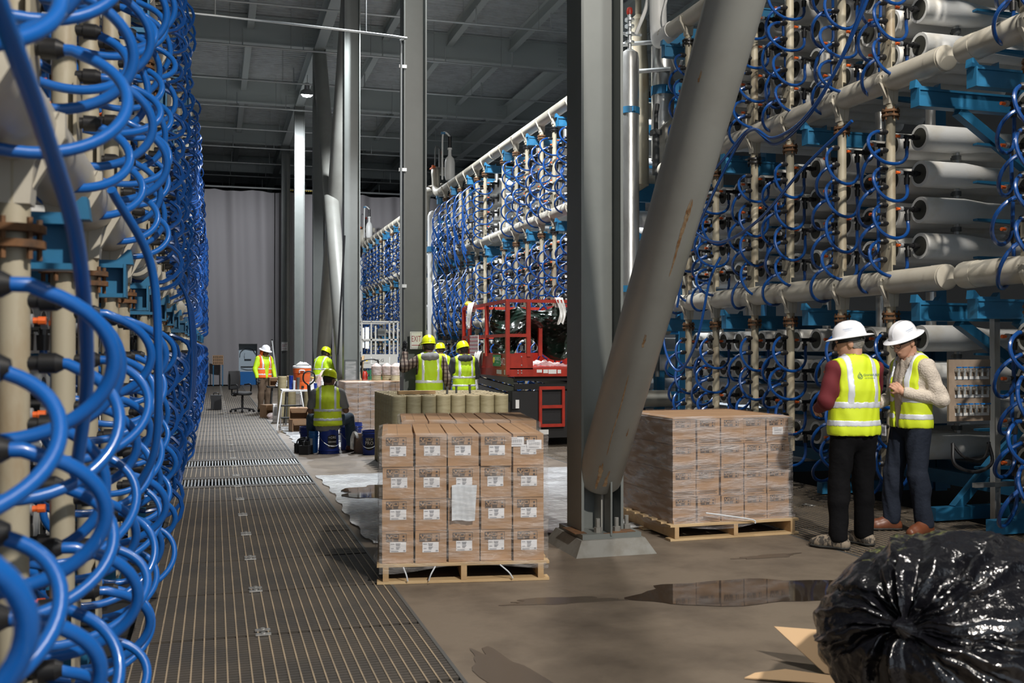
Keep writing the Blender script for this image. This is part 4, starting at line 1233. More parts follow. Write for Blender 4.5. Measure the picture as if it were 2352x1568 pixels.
# ------------------------------------------------------------------ work area clutter
def bucket(x, y, label, rz=0.0, r=0.148, h=0.37, m='bucket', txt=None, handle=True, z=0.0, flip=False):
    t = thing('plastic_bucket', label, 'bucket', (x, y, z), rz)
    k = 0.88
    pr = [(0.0, 0.0), (r * k, 0.0), (r * 0.93, h * 0.72), (r * 1.03, h * 0.73), (r * 1.03, h * 0.78), (r * 0.95, h * 0.79), (r * 0.96, h * 0.86), (r * 1.05, h * 0.87), (r * 1.05, h * 0.9), (r * 0.98, h * 0.91), (r, h), (r * 0.94, h), (r * 0.86, 0.03), (0, 0.03)]
    if flip:
        pr = [(q, h - w) for q, w in pr[::-1]]
        pr = [(0.0, h * 0.97)] if False else [(0.0, 0.0), (r, 0.0), (r * 0.98, h * 0.1), (r * 1.04, h * 0.11), (r * 1.04, h * 0.14), (r * 0.96, h * 0.15), (r * 0.93, h * 0.3), (r * k, h), (0.0, h)]
    MB().lathe(pr, n=24).ob('shell', m, t)
    if txt:
        g = MB()
        hw, hh, zc = 0.36, 0.095, h * 0.48
        def cyl_at(a, zz, dr=0.004):
            rr = r * (k + (0.93 - k) * zz / (h * 0.72)) + dr if not flip else r * (0.93 + (k - 0.93) * (zz - 0.3 * h) / (0.7 * h)) + dr
            return Vector((rr * math.sin(a), -rr * math.cos(a), zz))
        def bd(a, b):
            an = (a - 0.5) * 2
            lim = hh * (1.12 - 0.3 * abs(an) ** 2)
            return cyl_at(an * hw * 1.35, zc + (b - 0.5) * 2 * lim)
        g.grid(bd, 12, 4)
        g.ob('printed_badge', 'black', t)
        g = MB()
        for i, (s, sz) in enumerate(txt):
            text_mb(g, s, sz, (0, 0, zc + 0.045 - i * 0.062), (1, 0, 0), (0, 0, 1), fn=lambda q: cyl_at(q.x / r, q.z, 0.006))
        g.ob('lettering', 'white', t, smooth=False)
    if handle:
        pts = [(r * math.cos(a) * 1.02, -r * abs(math.sin(a)) * 1.15 - 0.01, h * (0.72 - 0.42 * math.sin(a))) for a in np.linspace(0, PI, 9)]
        MB().tube(pts, 0.004, 6, 3).ob('handle', 'galv', t)
    return t
bucket(1.72, 15.82, 'upturned blue bucket the worker sits on', rz=0.25, r=0.165, h=0.4, txt=[('+ORE', 0.055), ('SERVING', 0.036), ('AMERICA', 0.036)], flip=True)
bucket(1.47, 16.5, 'blue bucket with a black badge left of the sitting worker', rz=0.2, txt=[('SERV', 0.06), ('PRO', 0.075)])
bucket(2.33, 15.45, 'blue bucket half hidden by the tan tubes', rz=-0.4, txt=[('SERV', 0.055), ('PRO', 0.075)])
bucket(2.1, 16.35, 'blue bucket standing behind the sitting worker', rz=0.4)
bucket(1.5, 15.98, 'narrow light blue pail at the sitting worker left foot', r=0.075, h=0.34, m='bucket_light', handle=False)
bucket(2.28, 17.15, 'far blue bucket right of the sitting worker knees', rz=1)
def gear(x, y, label, seed):
    t = thing('tool_battery', label, 'tool', (x, y, 0), seed)
    MB().box((0, 0, 0.07), (0.2, 0.15, 0.14)).box((0.02, 0, 0.17), (0.12, 0.1, 0.06)).ob('body', 'black_matte', t, smooth=False)
    MB().tube([(-0.09, 0, 0.13), (-0.06, 0, 0.2), (0.05, 0, 0.22), (0.09, 0, 0.14)], 0.012, 8).ob('handle', 'black', t)
    MB().cyl((0.06, -0.06, 0.14), (0.06, -0.06, 0.24), 0.025, n=10).ob('knob', 'grey_nut', t)
gear(1.33, 16.1, 'small black power tool on the floor by the left blue bucket', 0.3)
gear(1.36, 15.75, 'black tool lying in front of the left blue bucket', 1.1)
gear(2.28, 16.6, 'black tool behind the half hidden blue bucket', 0.5)
# carton with rag
t = thing('cardboard_carton', 'narrow brown carton beside the half hidden blue bucket', 'box', (2.2, 15.78, 0))
MB().box((0, 0, 0.15), (0.16, 0.2, 0.3)).ob('body', 'card_dark', t, smooth=False)
rag(2.1, 15.66, 0.31, 'white rag hanging over the narrow brown carton', 0.36, 0.18, 'y', 4)
def open_box(x, y, z, w, d, h, label, rz):
    t = thing('cardboard_carton', label, 'box', (x, y, z), rz)
    g = MB()
    th = 0.008
    g.box((0, 0, th / 2), (w, d, th)).box((-w / 2, 0, h / 2), (th, d, h)).box((w / 2, 0, h / 2), (th, d, h)).box((0, d / 2, h / 2), (w, th, h)).box((0, 0, h), (w, d, th))
    g.ob('body', 'card', t, smooth=False)
    MB().prism([(0, 0), (w, 0), (w * 0.9, -h * 0.5), (w * 0.1, -h * 0.5)], (-w / 2, -d / 2, h), (1, 0, 0), (0, -0.5, 0.85), (0, -1, 0), 0.006).ob('flap', 'card', t, smooth=False)
    MB().box((0, 0, h + 0.005), (0.05, d, 0.002)).ob('tape', 'card_dark', t, smooth=False)
open_box(1.62, 20.1, 0, 0.36, 0.36, 0.24, 'open brown carton, lower of two by the step stool', 0.15)
open_box(1.6, 20.12, 0.25, 0.34, 0.34, 0.22, 'open brown carton, upper of two by the step stool', -0.1)
open_box(1.35, 24.6, 0, 0.5, 0.35, 0.3, 'tilted brown carton between office chair and work table', 0.4)
open_box(1.45, 25.5, 0.72, 0.3, 0.3, 0.2, 'brown carton on the small desk behind the orange vested man', 0.1)
open_box(1.93, 25.4, 0.72, 0.4, 0.3, 0.24, 'wider brown carton on the small desk behind the orange vested man', -0.1)
# tables
def table(x, y, w, d, h, label, m='white'):
    t = thing('folding_table', label, 'table', (x, y, 0))
    MB().box((0, 0, h - 0.02), (w, d, 0.04)).ob('table_top', m, t, smooth=False)
    for sx in (-1, 1):
        for sy in (-1, 1):
            MB().cyl((sx * (w / 2 - 0.08), sy * (d / 2 - 0.06), 0), (sx * (w / 2 - 0.12), sy * (d / 2 - 0.1), h - 0.04), 0.016, n=8).ob('leg', 'steel_dark', t)
    return t
table(2.05, 22.35, 1.3, 0.7, 0.75, 'white folding table holding the orange drink cooler')
table(1.75, 25.4, 1.0, 0.6, 0.72, 'small dark desk behind the man in the orange vest', 'black_matte')
t = thing('drink_cooler', 'round orange drink cooler with white lid on the folding table', 'cooler', (1.84, 22.3, 0.752))
MB().lathe([(0, 0), (0.165, 0), (0.17, 0.02), (0.17, 0.15), (0.16, 0.16), (0.17, 0.17), (0.185, 0.33), (0.175, 0.34), (0.19, 0.35), (0.195, 0.46), (0, 0.46)], n=24).ob('body', 'orange', t)
MB().lathe([(0, 0.46), (0.2, 0.46), (0.2, 0.5), (0.18, 0.515), (0, 0.52)], n=24).ob('lid', 'white', t)
g = MB().tube([(-0.07, -0.19, 0.36), (-0.07, -0.22, 0.41), (0.03, -0.22, 0.41), (0.03, -0.19, 0.36)], 0.014, 8, 3)
g.ob('grip', 'white', t)
MB().box((0.0, -0.19, 0.05), (0.05, 0.06, 0.05)).ob('spigot', 'black', t, smooth=False)
g = MB()
g.grid(lambda a, b: (1.84 - 0.13 + 0.28 * a, 22.3 - 0.15 + 0.3 * b, 1.278 + 0.1 * math.sin(PI * a) * math.sin(PI * b) * (0.6 + 0.4 * wob((a * 4, b * 4, 0), 1.5, 2)) + 0.01), 16, 16)
tag(g.ob('towel', 'cloth'), 'crumpled white towel on top of the orange cooler', 'towel')
def cup(x, y, z, r, h, m, label, name='cup', top=None, prof=None):
    g = MB().lathe(prof or [(0, 0), (r * 0.8, 0), (r, h), (0, h)], n=14)
    if top:
        g.mi(1).lathe([(r * 1.05, h), (r * 1.05, h + 0.012), (0, h + 0.016)], n=14)
    o = g.ob(name, [m, top or m], None, (x, y, z))
    return tag(o, label, name.replace('_', ' '))
TZ = 0.752
cup(1.74, 22.08, TZ, 0.038, 0.26, 'steel_dark', 'grey tumbler in front of the orange cooler', 'tumbler')
cup(2.02, 22.1, TZ, 0.045, 0.15, 'white', 'white paper cup with red print right of the cooler', 'paper_cup', 'white')
for i in range(3):
    pass
cup(2.11, 22.1, TZ, 0.038, 0.13, 'bucket', 'blue drink can right of the cooler', 'drink_can', 'galv')
cup(2.27, 22.15, TZ, 0.045, 0.18, 'white', 'white paper cup at the right of the folding table', 'paper_cup', 'white')
cup(2.08, 22.35, TZ, 0.04, 0.24, 'white', 'spray bottle with yellow trigger behind the blue can', 'spray_bottle', 'yellow', [(0, 0), (0.045, 0), (0.045, 0.15), (0.02, 0.19), (0.02, 0.26), (0.0, 0.26)])
cup(1.6, 22.2, TZ, 0.05, 0.3, 'bucket', 'dark blue flask left of the orange cooler', 'flask')
cup(1.66, 22.1, TZ, 0.03, 0.18, 'plastic_clear', 'clear water bottle left of the orange cooler', 'water_bottle', 'white')
g = MB().lathe([(0.0, 0.0), (0.16, 0.02), (0.2, 0.15), (0.14, 0.3), (0.05, 0.38), (0.0, 0.4)], n=26)
g.v = [(x + 0.05 * wob((x, y, z), 4, 1), y + 0.05 * wob((x, y, z), 4, 2), max(0, z + 0.03 * wob((x, y, z), 5, 3))) for x, y, z in g.v]
tag(g.ob('plastic_bag', 'film_pink', None, (2.36, 22.4, TZ)), 'crumpled clear plastic bag on the folding table', 'bag')
g = MB()
for i in range(3):
    g.box((0.02 * i, -0.01 * i, 0.02 + 0.045 * i), (0.36, 0.24, 0.04))
tag(g.ob('paper_stack', 'paper', None, (1.62, 25.12, 0.722), smooth=False), 'stack of white papers on the small desk', 'paper')
# step stool
t = thing('step_stool', 'white metal step stool in front of the folding table', 'stool', (1.5, 20.75, 0))
for s in (-0.2, 0.2):
    MB().tube([(s - 0.1 if s < 0 else s + 0.1, -0.22, 0.0), (s, -0.02, 0.68), (s * 0.9, 0.0, 0.74)], 0.014, 8).ob('front_leg', 'white', t)
    MB().tube([(s, 0.32, 0.0), (s * 0.95, 0.04, 0.7)], 0.014, 8).ob('rear_leg', 'white', t)
MB().tube([(-0.18, 0, 0.74), (-0.15, 0, 0.78), (0.15, 0, 0.78), (0.18, 0, 0.74)], 0.014, 8).ob('top_bar', 'white', t)
for z, y in ((0.24, -0.14), (0.48, -0.06)):
    MB().box((0, y + 0.05, z), (0.42, 0.2, 0.025)).ob('tread', 'black_matte', t, smooth=False)
# pallet jack
t = thing('pallet_jack', 'black pallet jack with a looped steering handle and red forks', 'pallet jack', (1.86, 20.35, 0))
MB().bar((0, 0, 0.35), (-0.06, -0.1, 0.92), 0.05).ob('tow_bar', 'black', t, smooth=False)
MB().tube([(-0.06, -0.1, 0.9), (-0.16, -0.11, 1.0), (-0.15, -0.12, 1.14), (-0.06, -0.12, 1.18), (0.04, -0.12, 1.14), (0.05, -0.11, 1.0), (-0.06, -0.1, 0.9)], 0.016, 8, 5).ob('handle_loop', 'black', t)
MB().box((0, 0.1, 0.25), (0.4, 0.25, 0.36)).cyl((0, 0, 0.1), (0, 0, 0.4), 0.07, n=12).ob('pump', 'black_matte', t, smooth=False)
for s in (-0.2, 0.2):
    MB().box((s, 0.75, 0.11), (0.15, 1.15, 0.06)).ob('fork', 'red', t, smooth=False)
MB().cyl((-0.06, 0, 0.08), (0.06, 0, 0.08), 0.08, n=14).ob('wheel', 'black', t)
# office chair
t = thing('office_chair', 'black office chair beside the man in the orange vest', 'chair', (0.7, 26.8, 0), 0.9)
g = MB()
g.grid(lambda a, b: (-0.21 + 0.42 * a, 0.24 - 0.06 * math.sin(PI * a) - 0.08 * b * (1 - b), 0.6 + 0.46 * b), 8, 8)
g.grid(lambda a, b: ((-0.21 + 0.42 * a) * (0.85 + 0.3 * math.sin(PI * b) * 0.5), 0.3 - 0.06 * math.sin(PI * a), 0.58 + 0.48 * b), 8, 8)
g.ob('backrest', 'black_matte', t)
MB().lathe([(0, 0), (0.22, 0.0), (0.25, 0.03), (0.24, 0.07), (0.2, 0.09), (0, 0.085)], (0, 0, 0.44), n=20).ob('seat', 'black_matte', t)
MB().cyl((0, 0, 0.1), (0, 0, 0.45), 0.03, n=10).ob('gas_post', 'black', t)
MB().tube([(0.0, 0.2, 0.42), (0.0, 0.33, 0.45), (0.0, 0.31, 0.7)], 0.02, 8).ob('back_bar', 'black', t)
for s in (-1, 1):
    MB().tube([(s * 0.2, -0.05, 0.46), (s * 0.27, -0.05, 0.5), (s * 0.28, -0.05, 0.7), (s * 0.28, 0.15, 0.7)], 0.018, 8).ob('armrest', 'black', t)
for i in range(5):
    a = i * 2 * PI / 5
    MB().bar((0, 0, 0.1), (0.3 * math.cos(a), 0.3 * math.sin(a), 0.07), 0.035).cyl((0.3 * math.cos(a) - 0.015, 0.3 * math.sin(a), 0.03), (0.3 * math.cos(a) + 0.015, 0.3 * math.sin(a), 0.03), 0.03, n=10).ob('caster_arm', 'black', t, smooth=False)
# tool case, organiser, far panel, poles, extinguisher, hand truck
t = thing('tool_case', 'black tool case on the floor at the end of the left hoses', 'case', (0.05, 28.2, 0))
MB().box((0, 0, 0.2), (0.28, 0.5, 0.38)).ob('body', 'black_matte', t, smooth=False)
MB().tube([(-0.06, 0, 0.39), (-0.06, 0, 0.44), (0.06, 0, 0.44), (0.06, 0, 0.39)], 0.014, 6, 3).ob('handle', 'black', t)
t = thing('hose_organiser', 'small tan rack with rows of pegs standing by the far curtain', 'rack', (0.16, 46.3, 0))
MB().box((0, 0, 1.15), (0.46, 0.05, 0.42)).ob('board', 'card', t, smooth=False)
for s in (-0.2, 0.2):
    MB().box((s, 0.04, 0.5), (0.04, 0.04, 1.0)).ob('leg', 'blue_steel', t, smooth=False)
g = MB()
for i in range(5):
    for j in range(3):
        g.box((-0.17 + i * 0.085, -0.03, 1.02 + j * 0.13), (0.03, 0.02, 0.09))
g.ob('peg', 'black', t, smooth=False)
t = thing('control_cabinet', 'pale blue cabinet with a round motor seen through the curtain doorway', 'cabinet', (1.46, 47.6, 0))
MB().box((0, 0, 1.05), (0.95, 0.4, 2.1)).ob('body', 'panel_blue', t, smooth=False)
MB().box((0, -0.21, 0.3), (0.93, 0.03, 0.6)).ob('lower_panel', 'bucket_light', t, smooth=False)
MB().cyl((0.02, -0.2, 1.35), (0.02, -0.3, 1.35), 0.17, n=16).box((0.02, -0.3, 1.33), (0.3, 0.1, 0.3)).ob('motor', 'panel_blue', t, smooth=False)
MB().tube([(-0.35, -0.21, 1.25), (-0.3, -0.25, 1.5), (-0.1, -0.25, 1.65), (0.2, -0.25, 1.62), (0.35, -0.22, 1.4)], 0.015, 6).ob('cable', 'black', t)
MB().tube([(-0.3, -0.21, 0.75), (0, -0.22, 0.68), (0.4, -0.21, 0.7)], 0.012, 6).ob('cable', 'black', t)
MB().box((0, -0.215, 0.82), (0.6, 0.03, 0.05)).ob('shelf', 'black', t, smooth=False)
tag(MB().cyl((2.55, 22.4, 0), (2.83, 22.83, 4.2), 0.022, n=8).mi(1).cyl((2.61, 22.49, 0.9), (2.65, 22.55, 1.5), 0.028, n=8).ob('long_pole', ['black', 'black_matte']), 'long thin black pole leaning on the pale column', 'pole')
tag(MB().cyl((2.62, 44.0, 0), (2.4, 44.6, 2.0), 0.03, n=8).mi(1).cyl((2.4, 44.6, 1.75), (2.4, 44.62, 2.05), 0.04, n=8).ob('broom_pole', ['white', 'black']), 'white pole leaning against the bright far column', 'pole')
t = thing('fire_extinguisher', 'red fire extinguisher in front of the white scissor lift', 'extinguisher', (3.83, 26.6, 0.62))
MB().lathe([(0, 0), (0.075, 0), (0.08, 0.02), (0.08, 0.36), (0.05, 0.42), (0.02, 0.44), (0, 0.44)], n=14).ob('cylinder_body', 'red', t)
MB().box((0, 0, 0.47), (0.05, 0.12, 0.06)).ob('valve', 'black', t, smooth=False)
t2 = thing('service_cart', 'dark service cart with a tall bent handle in front of the white lift', 'cart', (3.95, 26.4, 0))
MB().box((0, 0.2, 0.6), (0.5, 0.6, 0.03)).ob('shelf', 'steel_dark', t2, smooth=False)
MB().box((0, 0.2, 0.2), (0.5, 0.6, 0.03)).ob('shelf', 'steel_dark', t2, smooth=False)
MB().tube([(-0.24, -0.1, 0.1), (-0.24, -0.12, 1.2), (-0.2, -0.13, 1.32), (-0.05, -0.13, 1.36), (0.12, -0.13, 1.34), (0.2, -0.12, 1.2), (0.22, -0.1, 0.1)], 0.02, 8, 4).ob('push_handle', 'black', t2)
for x in (-0.2, 0.2):
    for y in (0.0, 0.4):
        MB().cyl((x - 0.015, y, 0.06), (x + 0.015, y, 0.06), 0.06, n=12).ob('wheel', 'black', t2)
tag(MB().bar((3.55, 26.0, 0), (3.78, 26.5, 1.45), 0.06, 0.03).ob('wood_handle', 'wood', smooth=False), 'orange brown wooden handle leaning by the service cart', 'handle')
t = thing('glass_panel', 'framed clear panel standing before the worker at the crossed braces', 'panel', (2.86, 22.0, 0))
MB().box((0, 0, 0.8), (0.24, 0.01, 1.1)).ob('pane', 'film', t, smooth=False)
g = MB()
for a, b in (((-0.13, 0.2), (-0.13, 1.38)), ((0.13, 0.2), (0.13, 1.38)), ((-0.13, 1.38), (0.13, 1.38)), ((-0.13, 0.2), (0.13, 0.2))):
    g.bar((a[0], 0, a[1]), (b[0], 0, b[1]), 0.025)
g.box((-0.13, 0, 0.1), (0.03, 0.3, 0.2)).box((0.13, 0, 0.1), (0.03, 0.3, 0.2))
g.ob('frame', 'steel_dark', t, smooth=False)
for i, (x, y) in enumerate(((1.5, 23.6), (1.72, 23.75), (2.1, 23.6), (2.31, 23.7), (2.52, 23.55))):
    tag(ob('membrane_element', el_me, None, (x, y, 0.001)), 'tan membrane tube standing behind the folding table', 'tube', 'tubes behind the folding table')
for i, (x, y, w) in enumerate(((2.35, 17.6, 0.5), (2.5, 16.9, 0.45))):
    t = thing('metal_tray', 'flat silver tray on the floor, %s of two right of the sitting worker' % ('farther', 'nearer')[i], 'tray', (x, y, 0.03), 0.3)
    g = MB().box((0, 0, 0.02), (w, 0.3, 0.01))
    for a, b, c, d in ((0, 0.15, w, 0.01), (0, -0.15, w, 0.01), (w / 2, 0, 0.01, 0.3), (-w / 2, 0, 0.01, 0.3)):
        g.box((a, b, 0.05), (c, d, 0.07))
    g.ob('pan', 'galv', t, smooth=False)
tag(MB().box((0, 0, 0.2), (0.09, 0.28, 0.4)).mi(1).box((0, -0.141, 0.25), (0.07, 0.003, 0.2)).ob('white_canister', ['white', 'grey_nut'], None, (1.3, 22.9, 0), smooth=False), 'slim white canister on the floor left of the folding table', 'canister')
g = MB().lathe([(0, 0), (0.12, 0.01), (0.16, 0.06), (0.1, 0.13), (0, 0.15)], n=20)
g.v = [(x + 0.04 * wob((x, y, z), 5, 1), y + 0.04 * wob((x, y, z), 5, 2), max(0.001, z + 0.02 * wob((x, y, z), 6, 3))) for x, y, z in g.v]
tag(g.ob('plastic_bag', 'film_pink', None, (1.32, 24.0, 0)), 'crumpled clear plastic bag on the floor by the chair', 'bag')

# ------------------------------------------------------------------ foreground bag and torn cardboard
def trash_bag():
    c = Vector((3.12, 3.6, 0.37))
    ax = Vector((-0.64, -0.36, 0.3)).normalized()
    q = ax.to_track_quat('Z', 'Y').to_matrix()
    rad = Vector((0.66, 0.56, 0.44))
    g = MB()
    nu, nv = 260, 110
    rr = random.Random(11)
    folds = []
    for i in range(46):          # each pleat has its own direction, length, width and height
        folds.append((rr.uniform(0, 2 * PI), rr.uniform(0.05, 0.16), rr.uniform(0.5, 1.5), rr.choice((1, 1, -1)) * rr.uniform(0.015, 0.055), rr.uniform(-0.5, 0.5)))
    def ridge(ph, th):
        f = 0.0
        for a0, w, ln, hgt, bend_ in folds:
            d = (ph - a0 - bend_ * th + PI) % (2 * PI) - PI
            ww = w * (0.5 + 0.5 / (0.25 + th))
            if abs(d) < ww:
                e = 1 - abs(d) / ww
                f += hgt * e * e * (3 - 2 * e) * min(1, th / 0.25) * math.exp(-(max(0, th - 0.3) / ln) ** 2)
        return f
    def fn(a, b):
        ph = 2 * PI * a
        th = PI * (b ** 1.35)
        r = 1 + ridge(ph, th) - 0.06 * math.exp(-(th / 0.22) ** 2)
        if th < 0.09:
            r += 0.16 * (0.09 - th) / 0.09
        d = q @ Vector((math.sin(th) * math.cos(ph), math.sin(th) * math.sin(ph), math.cos(th)))
        p = Vector((d.x * rad.x, d.y * rad.y, d.z * rad.z)) * r
        p += Vector((1, 0.6, 0.8)) * 0.035 * wob(p * 1.4, 1.1, 2) + Vector((0.3, 1, 1)) * 0.012 * wob(p * 5.0, 1.3, 5) + Vector((1, 0.3, 0.6)) * 0.006 * abs(wob(p * 11.0, 1.3, 1))
        p += c
        p.z = max(p.z, 0.003)
        return p
    g.grid(fn, nu, nv)
    return tag(g.ob('trash_bag', 'bag'), 'large shiny black bin bag with gathered pleats in the right foreground', 'bag')
trash_bag()
def flat_card(pts, label, o, u, v, h=0.006):
    g = MB().prism(pts, o, u, v, Vector(u).cross(Vector(v)).normalized(), h)
    return tag(g.ob('cardboard_scrap', 'cut_card', smooth=False), label, 'cardboard')
flat_card([(0, 0), (0.42, 0), (0.36, 0.3), (0.02, 0.52), (-0.2, 0.5)], 'torn cardboard sheet leaning against the black bag', (2.92, 4.35, 0.004), (0.75, -0.66, 0), (0.1, 0.35, 0.32))
flat_card([(0, 0), (0.45, -0.02), (0.43, 0.1), (0.2, 0.16), (0.05, 0.08)], 'small torn cardboard strip lying flat in front of the black bag', (2.5, 4.4, 0.003), (0.85, -0.5, 0.02), (0.5, 0.85, 0.03))
flat_card([(0, 0), (0.5, -0.05), (0.5, 0.12), (0.12, 0.1), (0.0, 0.05)], 'lower torn cardboard strip at the bottom picture edge', (2.48, 4.22, 0.003), (0.9, -0.42, 0), (0.42, 0.9, 0.02))
tag(MB().tube([(5.62, 6.1, 0.012), (5.75, 6.25, 0.012), (5.9, 6.2, 0.02), (5.95, 6.0, 0.012), (5.75, 5.9, 0.012), (5.6, 6.0, 0.02), (5.9, 5.8, 0.012), (6.2, 5.75, 0.012)], 0.008, 8).ob('black_cable', 'black'), 'coiled thin black cable on the grating at the right', 'cable')
# ------------------------------------------------------------------ people (one continuous body each, clothes as parts)
def snets(v, lo, h):
    s = v < 0
    n = np.array(v.shape)
    c = n - 1
    acc = np.zeros((*c, 3), np.float32)
    cnt = np.zeros(c, np.float32)
    for ax in range(3):
        o1, o2 = [a for a in range(3) if a != ax]
        for b1 in (0, 1):
            for b2 in (0, 1):
                sl0, sl1 = [None] * 3, [None] * 3
                sl0[ax], sl1[ax] = slice(0, n[ax] - 1), slice(1, n[ax])
                for o, b in ((o1, b1), (o2, b2)):
                    sl0[o] = sl1[o] = slice(b, n[o] - 1 + b)
                a, e = v[tuple(sl0)], v[tuple(sl1)]
                m = s[tuple(sl0)] != s[tuple(sl1)]
                if not m.any():
                    continue
                t = a[m] / (a[m] - e[m])
                add = np.zeros((len(t), 3), np.float32)
                add[:, ax] = t
                add[:, o1] = b1
                add[:, o2] = b2
                acc[m] += add
                cnt[m] += 1
    m = cnt > 0
    idx = -np.ones(c, np.int64)
    idx[m] = np.arange(m.sum())
    ijk = np.argwhere(m)
    verts = lo + (ijk + acc[m] / cnt[m][:, None]) * h
    quads = []
    for ax in range(3):
        o1, o2 = (ax + 1) % 3, (ax + 2) % 3
        sl0, sl1 = [slice(1, q - 1) for q in n], [slice(1, q - 1) for q in n]
        sl0[ax], sl1[ax] = slice(0, n[ax] - 1), slice(1, n[ax])
        a, e = s[tuple(sl0)], s[tuple(sl1)]
        p = np.argwhere(a != e)
        if not len(p):
            continue
        flip = a[a != e]
        for o in (o1, o2):
            p[:, o] += 1
        d1, d2 = np.zeros(3, int), np.zeros(3, int)
        d1[o1] = 1
        d2[o2] = 1
        g = lambda q: idx[q[:, 0], q[:, 1], q[:, 2]]
        A, B, C, D = g(p - d1 - d2), g(p - d2), g(p), g(p - d1)
        q = np.stack([A, B, C, D], 1)
        q[~flip] = q[~flip][:, ::-1]
        quads.append(q)
    return verts, np.concatenate(quads) if quads else np.zeros((0, 4), int)

def iso(fn, lo, hi, h):
    lo, hi = np.array(lo, np.float32), np.array(hi, np.float32)
    B = 5
    nb = np.ceil((hi - lo) / h / B).astype(int) + 1
    n = nb * B
    cx = [lo[i] + (np.arange(nb[i], dtype=np.float32) * B + (B - 1) / 2) * h for i in range(3)]
    C = np.stack(np.meshgrid(*cx, indexing='ij'), -1).reshape(-1, 3)
    dc = fn(C).reshape(nb).astype(np.float32)
    v = dc.repeat(B, 0).repeat(B, 1).repeat(B, 2)
    act = (np.abs(dc) < B * h * 0.87 * 1.5 + 0.012).repeat(B, 0).repeat(B, 1).repeat(B, 2)
    idx = np.argwhere(act)
    if len(idx):
        v[act] = fn((lo + idx * h).astype(np.float32))
    return snets(v, lo, h)

def A3(p):
    return np.array(p, np.float32)
def rc(P, a, b, ra, rb):
    a, b = A3(a), A3(b)
    d = b - a
    t = np.clip(((P - a) @ d) / max(1e-9, float(d @ d)), 0, 1)
    return np.linalg.norm(P - a - t[:, None] * d, axis=1) - (ra + (rb - ra) * t)
def el_(P, c, r):
    r = A3(r)
    q = (P - A3(c)) / r
    k0 = np.linalg.norm(q, axis=1)
    k1 = np.linalg.norm(q / r, axis=1) + 1e-9
    return k0 * (k0 - 1) / k1
def smin(a, b, k):
    h = np.clip(0.5 + 0.5 * (b - a) / k, 0, 1)
    return b + (a - b) * h - k * h * (1 - h)
def fold(P, amp, f=1.0, s=0.0):
    x, y, z = P[:, 0], P[:, 1], P[:, 2]
    return amp * (np.sin(31 * f * z + 9 * np.sin(11 * x + s) + 5 * y) + np.sin(23 * f * x + 17 * y + 13 * z + s) * 0.7 + 0.5 * np.sin(47 * f * (z + x) + s * 2))

def joints(**o):
    J = dict(pel=(0, 0, 0.95), che=(0, 0.0, 1.28), nb=(0, -0.01, 1.46), hd=(0, 0.03, 1.63), yaw=0.0, nod=0.0, tilt=0.0,
             Ls=(-0.185, -0.01, 1.42), Rs=(0.185, -0.01, 1.42), Le=(-0.24, -0.03, 1.14), Re=(0.24, -0.03, 1.14), Lw=(-0.24, 0.08, 0.9), Rw=(0.24, 0.08, 0.9),
             Lh=(-0.09, 0, 0.92), Rh=(0.09, 0, 0.92), Lk=(-0.1, 0.02, 0.5), Rk=(0.1, 0.02, 0.5), La=(-0.1, -0.02, 0.09), Ra=(0.1, -0.02, 0.09), Lt=0.12, Rt=-0.12, fat=1.0)
    J.update(o)
    return J

def f_torso(P, J, off=0.0):
    pe, ch, nb = A3(J['pel']), A3(J['che']), A3(J['nb'])
    z = P[:, 2]
    zz = np.clip((z - pe[2]) / (nb[2] - pe[2]), 0, 1)
    Q = P.copy()
    yc = pe[1] + (nb[1] - pe[1]) * zz
    Q[:, 1] = yc + (P[:, 1] - yc) * 1.38
    k = J['fat']
    d = rc(Q, pe, (pe + ch) / 2, 0.168 * k, 0.155 * k)
    d = smin(d, rc(Q, (pe + ch) / 2, ch, 0.155 * k, 0.172 * k), 0.04)
    d = smin(d, rc(Q, ch, nb - A3((0, 0, 0.07)), 0.172 * k, 0.125), 0.05)
    d = smin(d, rc(P, A3(J['Ls']) + A3((0.03, 0, 0.0)), nb, 0.056, 0.065), 0.05)
    d = smin(d, rc(P, A3(J['Rs']) - A3((0.03, 0, 0.0)), nb, 0.056, 0.065), 0.05)
    return d - off
def f_arm(P, J, s, off=0.0):
    d = rc(P, J[s + 's'], J[s + 'e'], 0.058, 0.045)
    return smin(d, rc(P, J[s + 'e'], J[s + 'w'], 0.045, 0.029), 0.02) - off
def f_leg(P, J, s, off=0.0):
    d = rc(P, J[s + 'h'], J[s + 'k'], 0.092, 0.062)
    k, a = A3(J[s + 'k']), A3(J[s + 'a'])
    d = smin(d, rc(P, k, a, 0.062, 0.04), 0.02)
    m = k + (a - k) * 0.3 + A3((0, -0.02, 0))
    return smin(d, rc(P, k + (a - k) * 0.1, m, 0.052, 0.056), 0.03) - off
def toe(J, s):
    a = J[s + 't']
    return A3((-math.sin(a), math.cos(a), 0))
def f_foot(P, J, s, off=0.0):
    a, t = A3(J[s + 'a']), toe(J, s)
    heel = a - t * 0.035
    heel[2] = 0.042
    ball = a + t * 0.13
    ball[2] = 0.036
    tip = a + t * 0.19
    tip[2] = 0.03
    d = smin(rc(P, a, heel, 0.042, 0.04), rc(P, heel, ball, 0.038, 0.04), 0.03)
    d = smin(d, rc(P, a, ball, 0.04, 0.036), 0.03)
    return smin(d, rc(P, ball, tip, 0.042, 0.03), 0.02) - off
def head_frame(J):
    Rm = Matrix.Rotation(J['yaw'], 3, 'Z') @ Matrix.Rotation(J['nod'], 3, 'X') @ Matrix.Rotation(J['tilt'], 3, 'Y')
    return Rm, Vector(J['hd'])
def to_head(P, J):
    Rm, c = head_frame(J)
    return (P - A3(c)) @ np.array(Rm, np.float32)
